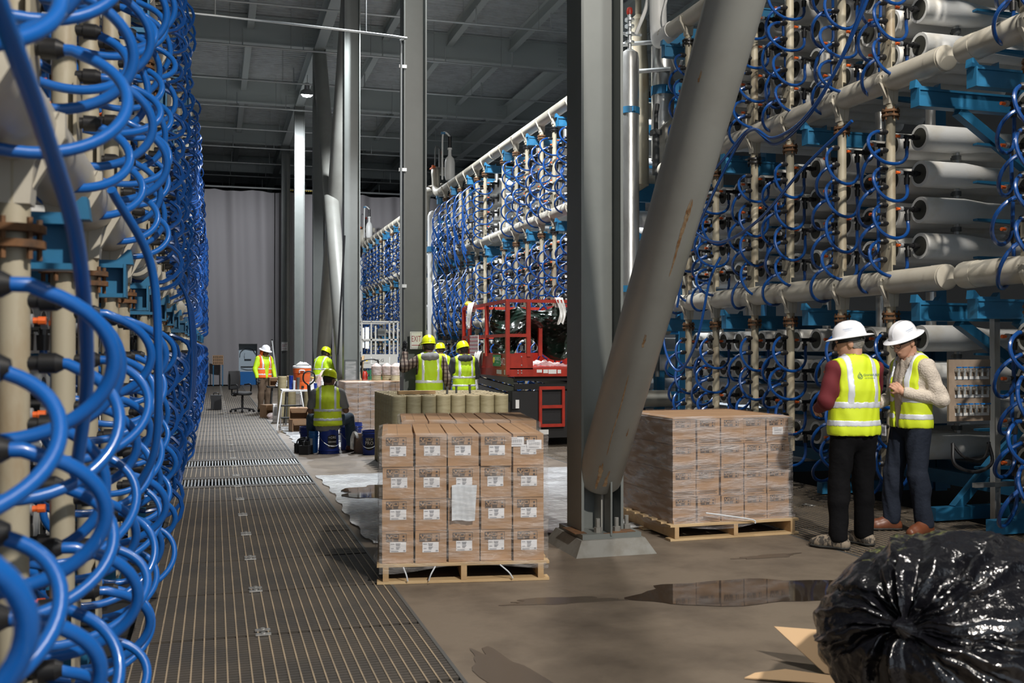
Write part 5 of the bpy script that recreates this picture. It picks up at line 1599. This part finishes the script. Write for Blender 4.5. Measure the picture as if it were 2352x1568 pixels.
def f_head(P, J):
    Q = to_head(P, J)
    d = el_(Q, (0, -0.012, 0.022), (0.077, 0.098, 0.098))
    d = smin(d, el_(Q, (0, 0.03, -0.03), (0.06, 0.068, 0.085)), 0.03)
    d = smin(d, el_(Q, (0, 0.06, -0.085), (0.035, 0.035, 0.028)), 0.025)          # chin
    d = smin(d, rc(Q, (0, 0.093, 0.012), (0, 0.113, -0.026), 0.009, 0.014), 0.012)    # nose
    d = smin(d, el_(Q, (0, 0.088, 0.03), (0.055, 0.018, 0.012)), 0.015)          # brow
    d = smin(d, el_(Q, (0, 0.094, -0.056), (0.024, 0.012, 0.009)), 0.008)         # lips
    for s in (-1, 1):
        d = np.maximum(d, -el_(Q, (s * 0.033, 0.102, 0.01), (0.017, 0.014, 0.01)) * 1.0 - 0.0)
        d = smin(d, el_(Q, (s * 0.032, 0.084, 0.01), (0.013, 0.012, 0.011)), 0.004)   # eyes
        d = smin(d, el_(Q, (s * 0.08, -0.008, -0.005), (0.011, 0.022, 0.034)), 0.008)  # ears
    return d
def f_neck(P, J):
    Rm, c = head_frame(J)
    return rc(P, A3(J['nb']) - A3((0, 0, 0.03)), A3(c + Rm @ Vector((0, -0.03, -0.06))), 0.062, 0.056)
def hand_prims(w, d, n, side, curl=0.5, fat=1.0, spread=1.0):
    w, d, n = Vector(w), Vector(d).normalized(), Vector(n)
    n = (n - d * n.dot(d)).normalized()
    s = d.cross(n) * side
    pr = [(w, w + d * 0.03, 0.026 * fat, 0.024 * fat)]
    Ls = [0.066, 0.08, 0.074, 0.056]
    for i in range(4):
        k = w + d * (0.088 - 0.006 * abs(i - 1)) + s * (1.5 - i) * 0.0205 * spread
        pr.append((w + d * 0.01 + s * (1.5 - i) * 0.012, k, 0.015 * fat, 0.0115 * fat))
        p, a = k, 0.0
        for j, fr in enumerate((0.45, 0.32, 0.23)):
            a += curl * (0.8 if j == 0 else 1.0)
            q = p + (d * math.cos(a) + n * math.sin(a)) * Ls[i] * fr * 1.15
            pr.append((p, q, (0.0105 - 0.001 * j) * fat, (0.0095 - 0.001 * j) * fat))
            p = q
    b = w + d * 0.028 + s * 0.024
    m = b + (d * 0.55 + s * 0.65 + n * 0.45).normalized() * 0.04
    e = m + (d * 0.85 + s * 0.15 + n * 0.5).normalized() * 0.034
    pr += [(b, m, 0.015 * fat, 0.0115 * fat), (m, e, 0.0115 * fat, 0.009 * fat)]
    return pr
def f_prims(P, pr, k=0.006):
    d = None
    for a, b, ra, rb in pr:
        e = rc(P, a, b, ra, rb)
        d = e if d is None else smin(d, e, k)
    return d

def mesh_np(name, vq, mats, mi=None):
    v, q = vq
    me = bpy.data.meshes.new(name)
    me.from_pydata([tuple(map(float, x)) for x in v], [], [tuple(map(int, x)) for x in q])
    for m in (mats if isinstance(mats, (list, tuple)) else [mats]):
        me.materials.append(M[m])
    if mi is not None:
        me.polygons.foreach_set('material_index', mi)
    me.shade_smooth()
    me.update()
    return me

def bbox(pts, pad):
    a = np.array([tuple(p) for p in pts])
    return a.min(0) - pad, a.max(0) + pad

def person(label, loc, rz, J, h=0.011, skin='skin', shirt='grey_cloth', pants='black_cloth', vest='hi_vis', shoes='sole', hat='hat_white', brim='full', hair='hair', sleeves='long',
           hands=None, gloves=None, vest_open=False, stripes='two', vest_trim='black_cloth', collar=None, hood=None, scale=1.0, shirt_hem=0.9, vest_hem=0.9, vest_mats=None, fat_pants=0.018, seed=0.0, knit=False, shade=None):
    t = thing('person', label, 'person', loc, rz)
    t.scale = (scale,) * 3
    JJ = {k: v for k, v in J.items() if isinstance(v, tuple)}
    lo, hi = bbox(JJ.values(), 0.22)
    lo[2] = -0.02
    pe = J['pel'][2]
    # body
    def fb(P):
        d = f_torso(P, J)
        for s in 'LR':
            d = smin(d, f_arm(P, J, s), 0.02)
            d = smin(d, f_leg(P, J, s), 0.03)
            d = smin(d, f_foot(P, J, s), 0.02)
        d = smin(d, f_neck(P, J), 0.02)
        return smin(d, f_head(P, J), 0.012)
    hb = h * 1.0
    v, q = iso(fb, lo, hi, hb)
    # finer head and hands joined into the same body
    Rm, hc = head_frame(J)
    vs, qs, n = [v], [q], len(v)
    for s in 'LR':
        w = Vector(J[s + 'w'])
        d = (w - Vector(J[s + 'e'])).normalized()
        spec = (hands or {}).get(s, dict(n=(0, 1, 0.2), curl=0.45))
        pr = hand_prims(w, spec.get('d', d), spec.get('n', (0, 1, 0)), 1 if s == 'L' else -1, spec.get('curl', 0.45), spec.get('fat', 1.15 if gloves else 1.0))
        l2, h2 = bbox([p for a in pr for p in a[:2]], 0.03)
        v2, q2 = iso(lambda P: f_prims(P, pr), l2, h2, 0.006 if h < 0.015 else 0.009)
        if gloves:
            ob('glove', mesh_np('glove', (v2, q2), gloves), t)
        else:
            vs.append(v2)
            qs.append(q2 + n)
            n += len(v2)
    if h < 0.015:
        v2, q2 = iso(lambda P: f_head(P, J) - 0.0015, A3(hc) - 0.16, A3(hc) + 0.16, 0.006)
        vs.append(v2)
        qs.append(q2 + n)
        n += len(v2)
    ob('body', mesh_np('body', (np.concatenate(vs), np.concatenate(qs)), skin), t)
    # trousers
    def fp(P):
        d = f_torso(P, J, 0.008)
        d = np.maximum(d, P[:, 2] - (pe + 0.1))
        for s in 'LR':
            g = f_leg(P, J, s, fat_pants)
            a, k = A3(J[s + 'a']), A3(J[s + 'k'])
            g = smin(g, rc(P, k, a + A3((0, 0, 0.0)), 0.06 + fat_pants, 0.062 + fat_pants * 0.6), 0.02)
            ax = (a - k) / np.linalg.norm(a - k)
            g = np.maximum(g, (P - a) @ ax - 0.035)
            d = smin(d, g, 0.03)
        return np.maximum(d + fold(P, 0.0036, 0.6, seed), 0.012 - P[:, 2])
    ob('trousers', mesh_np('trousers', iso(fp, lo, hi, h), pants), t)
    # shirt
    def fs(P):
        d = f_torso(P, J, 0.016)
        d = np.maximum(d, pe + (shirt_hem - 0.95) - P[:, 2])
        for s in 'LR':
            g = f_arm(P, J, s, 0.017)
            e, w = A3(J[s + 'e']), A3(J[s + 'w'])
            if sleeves == 'long':
                ax = (w - e) / np.linalg.norm(w - e)
                g = np.maximum(g, (P - w) @ ax + 0.005)
            else:
                sh = A3(J[s + 's'])
                ax = (e - sh) / np.linalg.norm(e - sh)
                g = np.maximum(g - 0.012, (P - sh) @ ax - 0.24)
            d = smin(d, g, 0.03)
        nb = A3(J['nb'])
        d = np.maximum(d, -el_(P, nb + A3((0, 0.03, 0.05)), (0.075, 0.08, 0.06)))
        return d + fold(P, 0.0034, 0.8, seed + 1)
    ob('shirt', mesh_np('shirt', iso(fs, lo, hi, h), shirt), t)
    if collar:
        def fc(P):
            nb = A3(J['nb'])
            d = rc(P, nb - A3((0, 0, 0.02)), nb + A3((0, 0.012, 0.05)), 0.078, 0.07)
            return np.maximum(d, P[:, 2] - nb[2] - 0.045)
        nb = np.array(J['nb'])
        ob('collar', mesh_np('collar', iso(fc, nb - 0.14, nb + 0.14, 0.008), collar), t)
    if hood:
        nb = np.array(J['nb'])
        def fh(P):
            d = el_(P, nb + A3((0, -0.075, 0.015)), (0.14, 0.085, 0.07))
            d = smin(d, rc(P, nb + A3((-0.09, 0.0, 0.02)), nb + A3((0.09, 0.0, 0.02)), 0.06, 0.06), 0.04)
            return d + fold(P, 0.004, 1.2, 3)
        ob('hood', mesh_np('hood', iso(fh, nb - 0.25, nb + 0.25, max(h, 0.012)), hood), t)
    # vest
    zh = pe + (vest_hem - 0.95)
    if vest:
        nb = A3(J['nb'])
        sx = abs(J['Ls'][0]) - 0.005
        def fv(P, off=0.034):
            d = f_torso(P, J, off)
            x = P[:, 0]
            z = P[:, 2]
            yy = P[:, 1] - (J['pel'][1] + (J['nb'][1] - J['pel'][1]) * np.clip((z - pe) / (nb[2] - pe), 0, 1))
            lowz = np.clip((pe + 0.3 - z) / 0.3, 0, 1)
            d = d - 0.012 * lowz
            arm = np.maximum(np.abs(x) - sx - 0.05 * lowz - np.clip((pe + 0.26 - z) * 3, 0, 1), -10)
            d = np.maximum(d, arm)
            d = np.maximum(d, zh - z)
            d = np.maximum(d, -el_(P, nb + A3((0, 0.035, 0.07)), (0.09, 0.1, 0.11)))
            # neck opening V in front
            vz = nb[2] - 0.02 - z
            wv = np.clip(0.1 - vz * (0.14 if vest_open else 0.42), 0.028 if vest_open else 0.0, 0.11)
            front = np.maximum(np.abs(x - (0.0)) - wv, 0.02 - yy)
            d = np.maximum(d, -front) if vest_open else np.maximum(d, -np.maximum(front, vz - 0.24))
            return d + fold(P, 0.0022, 0.7, seed + 2)
        ob('safety_vest', mesh_np('safety_vest', iso(fv, lo, hi, h), vest), t)
        zb = zh + 0.1
        def stripe(P, kind):
            d = fv(P, 0.0375)
            z, x = P[:, 2], P[:, 0]
            if kind == 0:
                m = np.abs(z - zb - 0.0) - 0.026
            elif kind == 1:
                m = np.abs(z - zb - 0.145) - 0.026
            else:
                s_ = -1 if kind == 2 else 1
                m = np.maximum(np.abs(x - s_ * 0.112) - 0.026, zb + 0.145 - z)
            return np.maximum(d, m)
        for kk in range(4):
            vq = iso(lambda P: stripe(P, kk), lo, hi, h)
            if len(vq[1]):
                ob('reflective_stripe', mesh_np('reflective_stripe', vq, 'reflect'), t)
        if vest_trim:
            def trim(P):
                d = fv(P, 0.036)
                return np.maximum(d, np.abs(P[:, 2] - zh) - 0.008)
            vq = iso(trim, lo, hi, h * 0.8)
            if len(vq[1]):
                ob('vest_hem', mesh_np('vest_hem', vq, vest_trim), t)
        t['_z'] = 0
        del t['_z']
    # shoes
    for s in 'LR':
        a = np.array(J[s + 'a'])
        def fshoe(P):
            return np.maximum(f_foot(P, J, s, 0.013), np.maximum(P[:, 2] - 0.125, 0.018 - P[:, 2]))
        def fsole(P):
            return np.maximum(f_foot(P, J, s, 0.018), np.maximum(P[:, 2] - 0.026, 0.002 - P[:, 2]))
        l2 = a + np.array((-0.28, -0.28, -a[2] - 0.02))
        h2 = a + np.array((0.28, 0.28, 0.1))
        so = ob('shoe', mesh_np('shoe', iso(fshoe, l2, h2, min(0.012, h)), shoes), t)
        ob('shoe_sole', mesh_np('shoe_sole', iso(fsole, l2, h2, min(0.01, h)), 'sole'), so)
        if shoes == 'shoe_tan':
            for i in range(4):
                tt = Vector(toe(J, s))
                p = Vector(a) + tt * (0.0 + 0.035 * i)
                side = Vector((tt.y, -tt.x, 0))
                g = MB().tube([p + side * 0.052 + Vector((0, 0, -0.045)), p + side * 0.045 + Vector((0, 0, 0.0 - 0.012 * i)), p - side * 0.045 + Vector((0, 0, 0.0 - 0.012 * i)), p - side * 0.052 + Vector((0, 0, -0.045))], 0.006, 6, 4)
                g.ob('shoe_band', 'sole', so)
    # hair
    if hair:
        def fhair(P):
            Q = to_head(P, J)
            d = el_(Q, (0, -0.018, 0.02), (0.085, 0.104, 0.106))
            d = np.maximum(d, 0.4 * (Q[:, 1] - 0.03) + np.maximum(0, -Q[:, 2] - 0.02) * 0.8 + np.where(Q[:, 2] < 0.03, np.maximum(0, Q[:, 1] + 0.02), 0))
            d = np.maximum(d, -0.085 - Q[:, 2])
            return d + fold(P, 0.003, 2.0, 1)
        ob('hair', mesh_np('hair', iso(fhair, A3(hc) - 0.16, A3(hc) + 0.16, min(h, 0.009)), hair), t)
    # hard hat
    if hat:
        w = 0.165 if brim == 'full' else 0.127
        pr = [(0.0, 0.125), (0.03, 0.123), (0.06, 0.113), (0.088, 0.09), (0.106, 0.055), (0.113, 0.015), (0.116, 0.0), (w - 0.012, -0.008), (w, -0.016), (w - 0.002, -0.02), (0.112, -0.006), (0.106, 0.01), (0.0, 0.1)]
        hp = hc + Rm @ Vector((0, -0.012, 0.06))
        o = MB().lathe(pr, n=36, sc=(0.92, 1.16)).ob('hard_hat', hat, t, hp)
        o.rotation_euler = (Rm @ Matrix.Rotation(0.04, 3, 'X')).to_euler()
        g = MB()
        g.prism([(-0.022, 0), (0.022, 0), (0.022, 1), (-0.022, 1)], (0, 0, 0), (1, 0, 0), (0, 0.001, 0), (0, 0, 1), 0.001)
        rb = MB()
        rb.grid(lambda a, b: (-0.02 + 0.04 * a, 1.16 * (0.1145 * math.cos(PI * b)), 0.0155 + 0.114 * math.sin(PI * b) ** 0.9 if 0 < b < 1 else 0.015), 2, 20)
        rb.ob('hat_ridge', hat, o)
        if brim != 'full':
            v = MB()
            v.grid(lambda a, b: ((a - 0.5) * 0.2 * (1 - 0.35 * b * b), 0.12 + 0.065 * b - 0.06 * (2 * a - 1) ** 2, -0.008 - 0.018 * b), 10, 5)
            v.grid(lambda a, b: ((a - 0.5) * 0.2 * (1 - 0.35 * b * b), 0.12 + 0.065 * b - 0.06 * (2 * a - 1) ** 2, -0.013 - 0.018 * b), 10, 5)
            v.ob('hat_visor', hat, o)
        else:
            MB().lathe([(0.108, -0.02), (0.11, -0.045), (0.1, -0.05), (0.098, -0.02)], n=24, sc=(0.86, 1.06)).ob('hat_band', 'black', o)
    if shade:
        def fsh(P):
            Q = to_head(P, J)
            d = np.abs(el_(Q, (0, -0.03, -0.03), (0.11, 0.12, 0.16))) - 0.006
            return np.maximum(np.maximum(d, Q[:, 2] - 0.06), np.maximum(Q[:, 1] - 0.02, -0.16 - Q[:, 2]))
        ob('neck_shade', mesh_np('neck_shade', iso(fsh, A3(hc) - 0.22, A3(hc) + 0.22, 0.012), shade), t)
    return t, Rm, hc

def glasses(t, Rm, hc):
    g = MB()
    for s in (-1, 1):
        c = Vector((s * 0.033, 0.108, 0.012))
        ring = [c + Vector((0.026 * math.cos(a), -0.006 * abs(math.cos(a)), 0.021 * math.sin(a))) for a in np.linspace(0, 2 * PI, 17)]
        g.path([(hc + Rm @ p, 0.0028) for p in ring], 6, False)
        g.path([(hc + Rm @ Vector(p), 0.0025) for p in ((s * 0.058, 0.1, 0.016), (s * 0.078, 0.05, 0.016), (s * 0.084, -0.01, 0.012))], 6)
    g.path([(hc + Rm @ Vector(p), 0.0025) for p in ((-0.008, 0.112, 0.016), (0.008, 0.112, 0.016))], 6)
    g.ob('eyeglasses', 'black', t)

# first man, back to the camera
J1 = joints(Le=(-0.27, -0.03, 1.17), Lw=(-0.2, 0.2, 1.1), Re=(0.225, 0.07, 1.17), Rw=(0.12, 0.27, 1.14), yaw=0.95, nod=-0.2, hd=(-0.01, 0.04, 1.635),
            La=(-0.17, -0.04, 0.09), Lk=(-0.14, 0.0, 0.5), Ra=(0.13, 0.05, 0.09), Rk=(0.12, 0.05, 0.5), Lt=0.7, Rt=0.3, fat=1.06)
t1, R1, c1 = person('man in white hard hat and maroon sleeves seen from behind', (5.03, 7.08, 0.002), -0.02, J1, 0.010, shirt='maroon', pants='black_cloth', shoes='shoe_tan', hair='hair_grey', collar='maroon',
                    hands=dict(L=dict(n=(1, 0, 0.2), curl=0.5), R=dict(n=(-1, 0, 0.2), curl=0.5)), scale=1.02, seed=0.4, vest_hem=0.9)
glasses(t1, R1, c1)
# lettering on his back, laid onto the vest surface
def back_y(x, z):
    P = np.array([[x, y, z] for y in np.linspace(-0.3, 0.0, 121)], np.float32)
    d = f_torso(P, J1, 0.036)
    i = int(np.argmax(d < 0.0025))
    return float(P[i, 1]) - 0.004
g = MB()
lay = lambda q: Vector((q.x, back_y(q.x, q.z), q.z))
text_mb(g, 'CHANNELSIDE', 0.026, (-0.012, 0, 1.375), (1, 0, 0), (0, 0, 1), 'LEFT', fn=lay)
text_mb(g, 'WATER RENEWAL', 0.013, (-0.002, 0, 1.355), (1, 0, 0), (0, 0, 1), 'LEFT', fn=lay)
dp = [(0.02 * math.sin(a) * (1 - 0.25 * math.cos(a)), 0.022 * math.cos(a) + (0.012 if abs(a) < 0.2 else 0)) for a in np.linspace(-PI, PI, 25)]
for k0, k1 in ((1.0, 0.82), (0.55, 0.36)):
    vs = [lay(Vector((-0.04 + a * k, 0, 1.376 + b * k))) for k in (k0, k1) for a, b in dp]
    g.add(vs, [(i, i + 1, 25 + i + 1, 25 + i) for i in range(24)])
g.ob('vest_lettering', 'logo', t1, smooth=False)
# second man
J2 = joints(Le=(-0.265, -0.1, 1.15), Lw=(-0.1, 0.16, 1.21), Re=(0.24, 0.0, 1.16), Rw=(0.13, 0.24, 1.1), yaw=0.12, nod=-0.42, hd=(0, 0.065, 1.63), La=(-0.12, -0.04, 0.09), Ra=(0.14, 0.1, 0.09), Lt=0.35, Rt=-0.3, Lk=(-0.11, 0.02, 0.5), Rk=(0.13, 0.09, 0.5))
t2_, R2, c2 = person('man in white hard hat and glasses wearing a cream sweater', (5.92, 7.5, 0.002), math.radians(88), J2, 0.010, shirt='knit', pants='navy_cloth', shoes='leather', hair='hair', vest_open=True, collar='knit',
                     hands=dict(L=dict(n=(0.2, -0.6, -0.6), d=(0.75, 0.3, 0.6), curl=0.55), R=dict(n=(-1, 0, 0), curl=0.5)), scale=1.03, seed=2.2, vest_hem=0.9)
glasses(t2_, R2, c2)
g = MB().box((0.1, 0.2, 0.87), (0.06, 0.004, 0.09)).mi(1).box((0.1, 0.203, 0.88), (0.045, 0.003, 0.04))
g.ob('id_badge', ['paper', 'ink'], t2_, smooth=False)
# hat logos
for tt in (t1, t2_):
    hh = [c for c in tt.children if c.name.startswith('hard_hat')][0]
    g = MB()
    for k, (s, dz) in enumerate((('CHANNELSIDE', 0.0), ('WATER RENEWAL', -0.011))):
        text_mb(g, s, 0.011 if k == 0 else 0.006, (0, 0, 0.05 + dz), (1, 0, 0), (0, 0, 1),
                fn=lambda q: Vector((-0.92 * (0.1075 + (0.05 - q.z) * 0.3) * math.cos(q.x / 0.11), -1.16 * (0.1075 + (0.05 - q.z) * 0.3) * math.sin(q.x / 0.11), q.z)))
    g.ob('hat_logo', 'logo_blue', hh, smooth=False)

# sitting worker
dz = -0.5
J3 = joints(pel=(0, 0, 0.46), che=(0.0, 0.03, 0.8), nb=(0.0, 0.07, 0.97), hd=(0.02, 0.12, 1.13), yaw=-0.7, nod=-0.3, Ls=(-0.19, 0.06, 0.92), Rs=(0.19, 0.06, 0.92), Le=(-0.27, 0.1, 0.66), Re=(0.28, 0.1, 0.66), Lw=(-0.14, 0.32, 0.62), Rw=(0.2, 0.34, 0.66),
            Lh=(-0.1, 0.02, 0.47), Rh=(0.1, 0.02, 0.47), Lk=(-0.26, 0.36, 0.52), Rk=(0.33, 0.36, 0.52), La=(-0.24, 0.2, 0.09), Ra=(0.36, 0.28, 0.09), Lt=0.3, Rt=-0.9, fat=1.06)
person('worker in yellow hard hat sitting on an upturned blue bucket', (1.7, 15.8, 0.002), -0.12, J3, 0.014, skin='skin_dark', shirt='grey_cloth', pants='jeans', vest='hi_vis', shoes='leather', hat='hat_yellow', brim='cap', sleeves='short', shirt_hem=0.84, vest_hem=0.92, scale=1.0, seed=1.1)
# man in the orange vest
J4 = joints(yaw=0.25, nod=-0.35, hd=(0, 0.06, 1.6), Le=(-0.28, 0.0, 1.15), Lw=(-0.27, 0.1, 0.9), Re=(0.28, 0.0, 1.15), Rw=(0.27, 0.1, 0.9))
person('standing man in lime shirt, orange vest and white hat beside an office chair', (1.24, 26.7, 0.002), math.radians(-150), J4, 0.018, skin='skin_dark', shirt='hi_vis_green', pants='brown_cloth', vest='hi_orange', vest_open=True, shoes='black_cloth', hat='hat_white', brim='full', gloves='black', scale=0.97, shade='hi_orange', seed=3.0)
# stooping worker at the braces
J5 = joints(yaw=-0.3, nod=-0.5, hd=(0.0, 0.2, 1.5), nb=(0, 0.12, 1.37), che=(0, 0.06, 1.22), Ls=(-0.185, 0.1, 1.33), Rs=(0.185, 0.1, 1.33), Le=(-0.24, 0.2, 1.08), Re=(0.24, 0.2, 1.08), Lw=(-0.15, 0.4, 1.0), Rw=(0.15, 0.4, 1.0))
person('stooping worker in yellow hard hat beside the crossed braces', (2.42, 24.2, 0.002), -0.8, J5, 0.018, skin='skin_dark', shirt='hi_vis_green', pants='jeans', vest='hi_vis_green', hat='hat_yellow', brim='cap', seed=4.0)
# plaid worker leaning on the column
J6 = joints(Le=(-0.38, 0.04, 1.3), Lw=(-0.34, 0.14, 1.55), Re=(0.27, -0.05, 1.14), Rw=(0.3, 0.08, 0.92), yaw=0.0, nod=-0.15, hd=(0, 0.05, 1.62))
person('worker in plaid sleeves and yellow hard hat leaning a hand on the exit column', (3.15, 15.04, 0.002), -0.02, J6, 0.014, skin='skin_dark', shirt='plaid', pants='jeans', vest='hi_vis_green', hat='hat_yellow', brim='cap', hair='hair', hood='grey_cloth',
       gloves='black', hands=dict(L=dict(n=(0.6, 0.8, 0.0), d=(0, 0.1, 1), curl=0.12), R=dict(n=(0, 1, 0), curl=0.4)), seed=5.0, scale=1.02, vest_hem=0.86)
# far worker between
J7 = joints(yaw=0.5, nod=-0.1)
person('small far worker in yellow hard hat between the two nearer vests', (5.22, 23.6, 0.002), 0.15, J7, 0.018, skin='skin_dark', shirt='hi_vis_green', pants='jeans', vest='hi_vis', hat='hat_yellow', brim='cap', seed=6.0, scale=0.98)
# worker in the dark hoodie
J8 = joints(Le=(-0.26, 0.1, 1.17), Lw=(-0.18, 0.33, 1.12), Re=(0.26, 0.08, 1.17), Rw=(0.18, 0.3, 1.1), yaw=0.35, nod=-0.35, hd=(0, 0.06, 1.6))
person('worker in dark hoodie, vest and yellow hard hat facing the hoses', (4.18, 17.0, 0.002), 0.05, J8, 0.014, skin='skin_dark', shirt='char_cloth', pants='jeans', vest='hi_vis_green', hat='hat_yellow', brim='cap', hood='char_cloth', seed=7.0, scale=0.99)
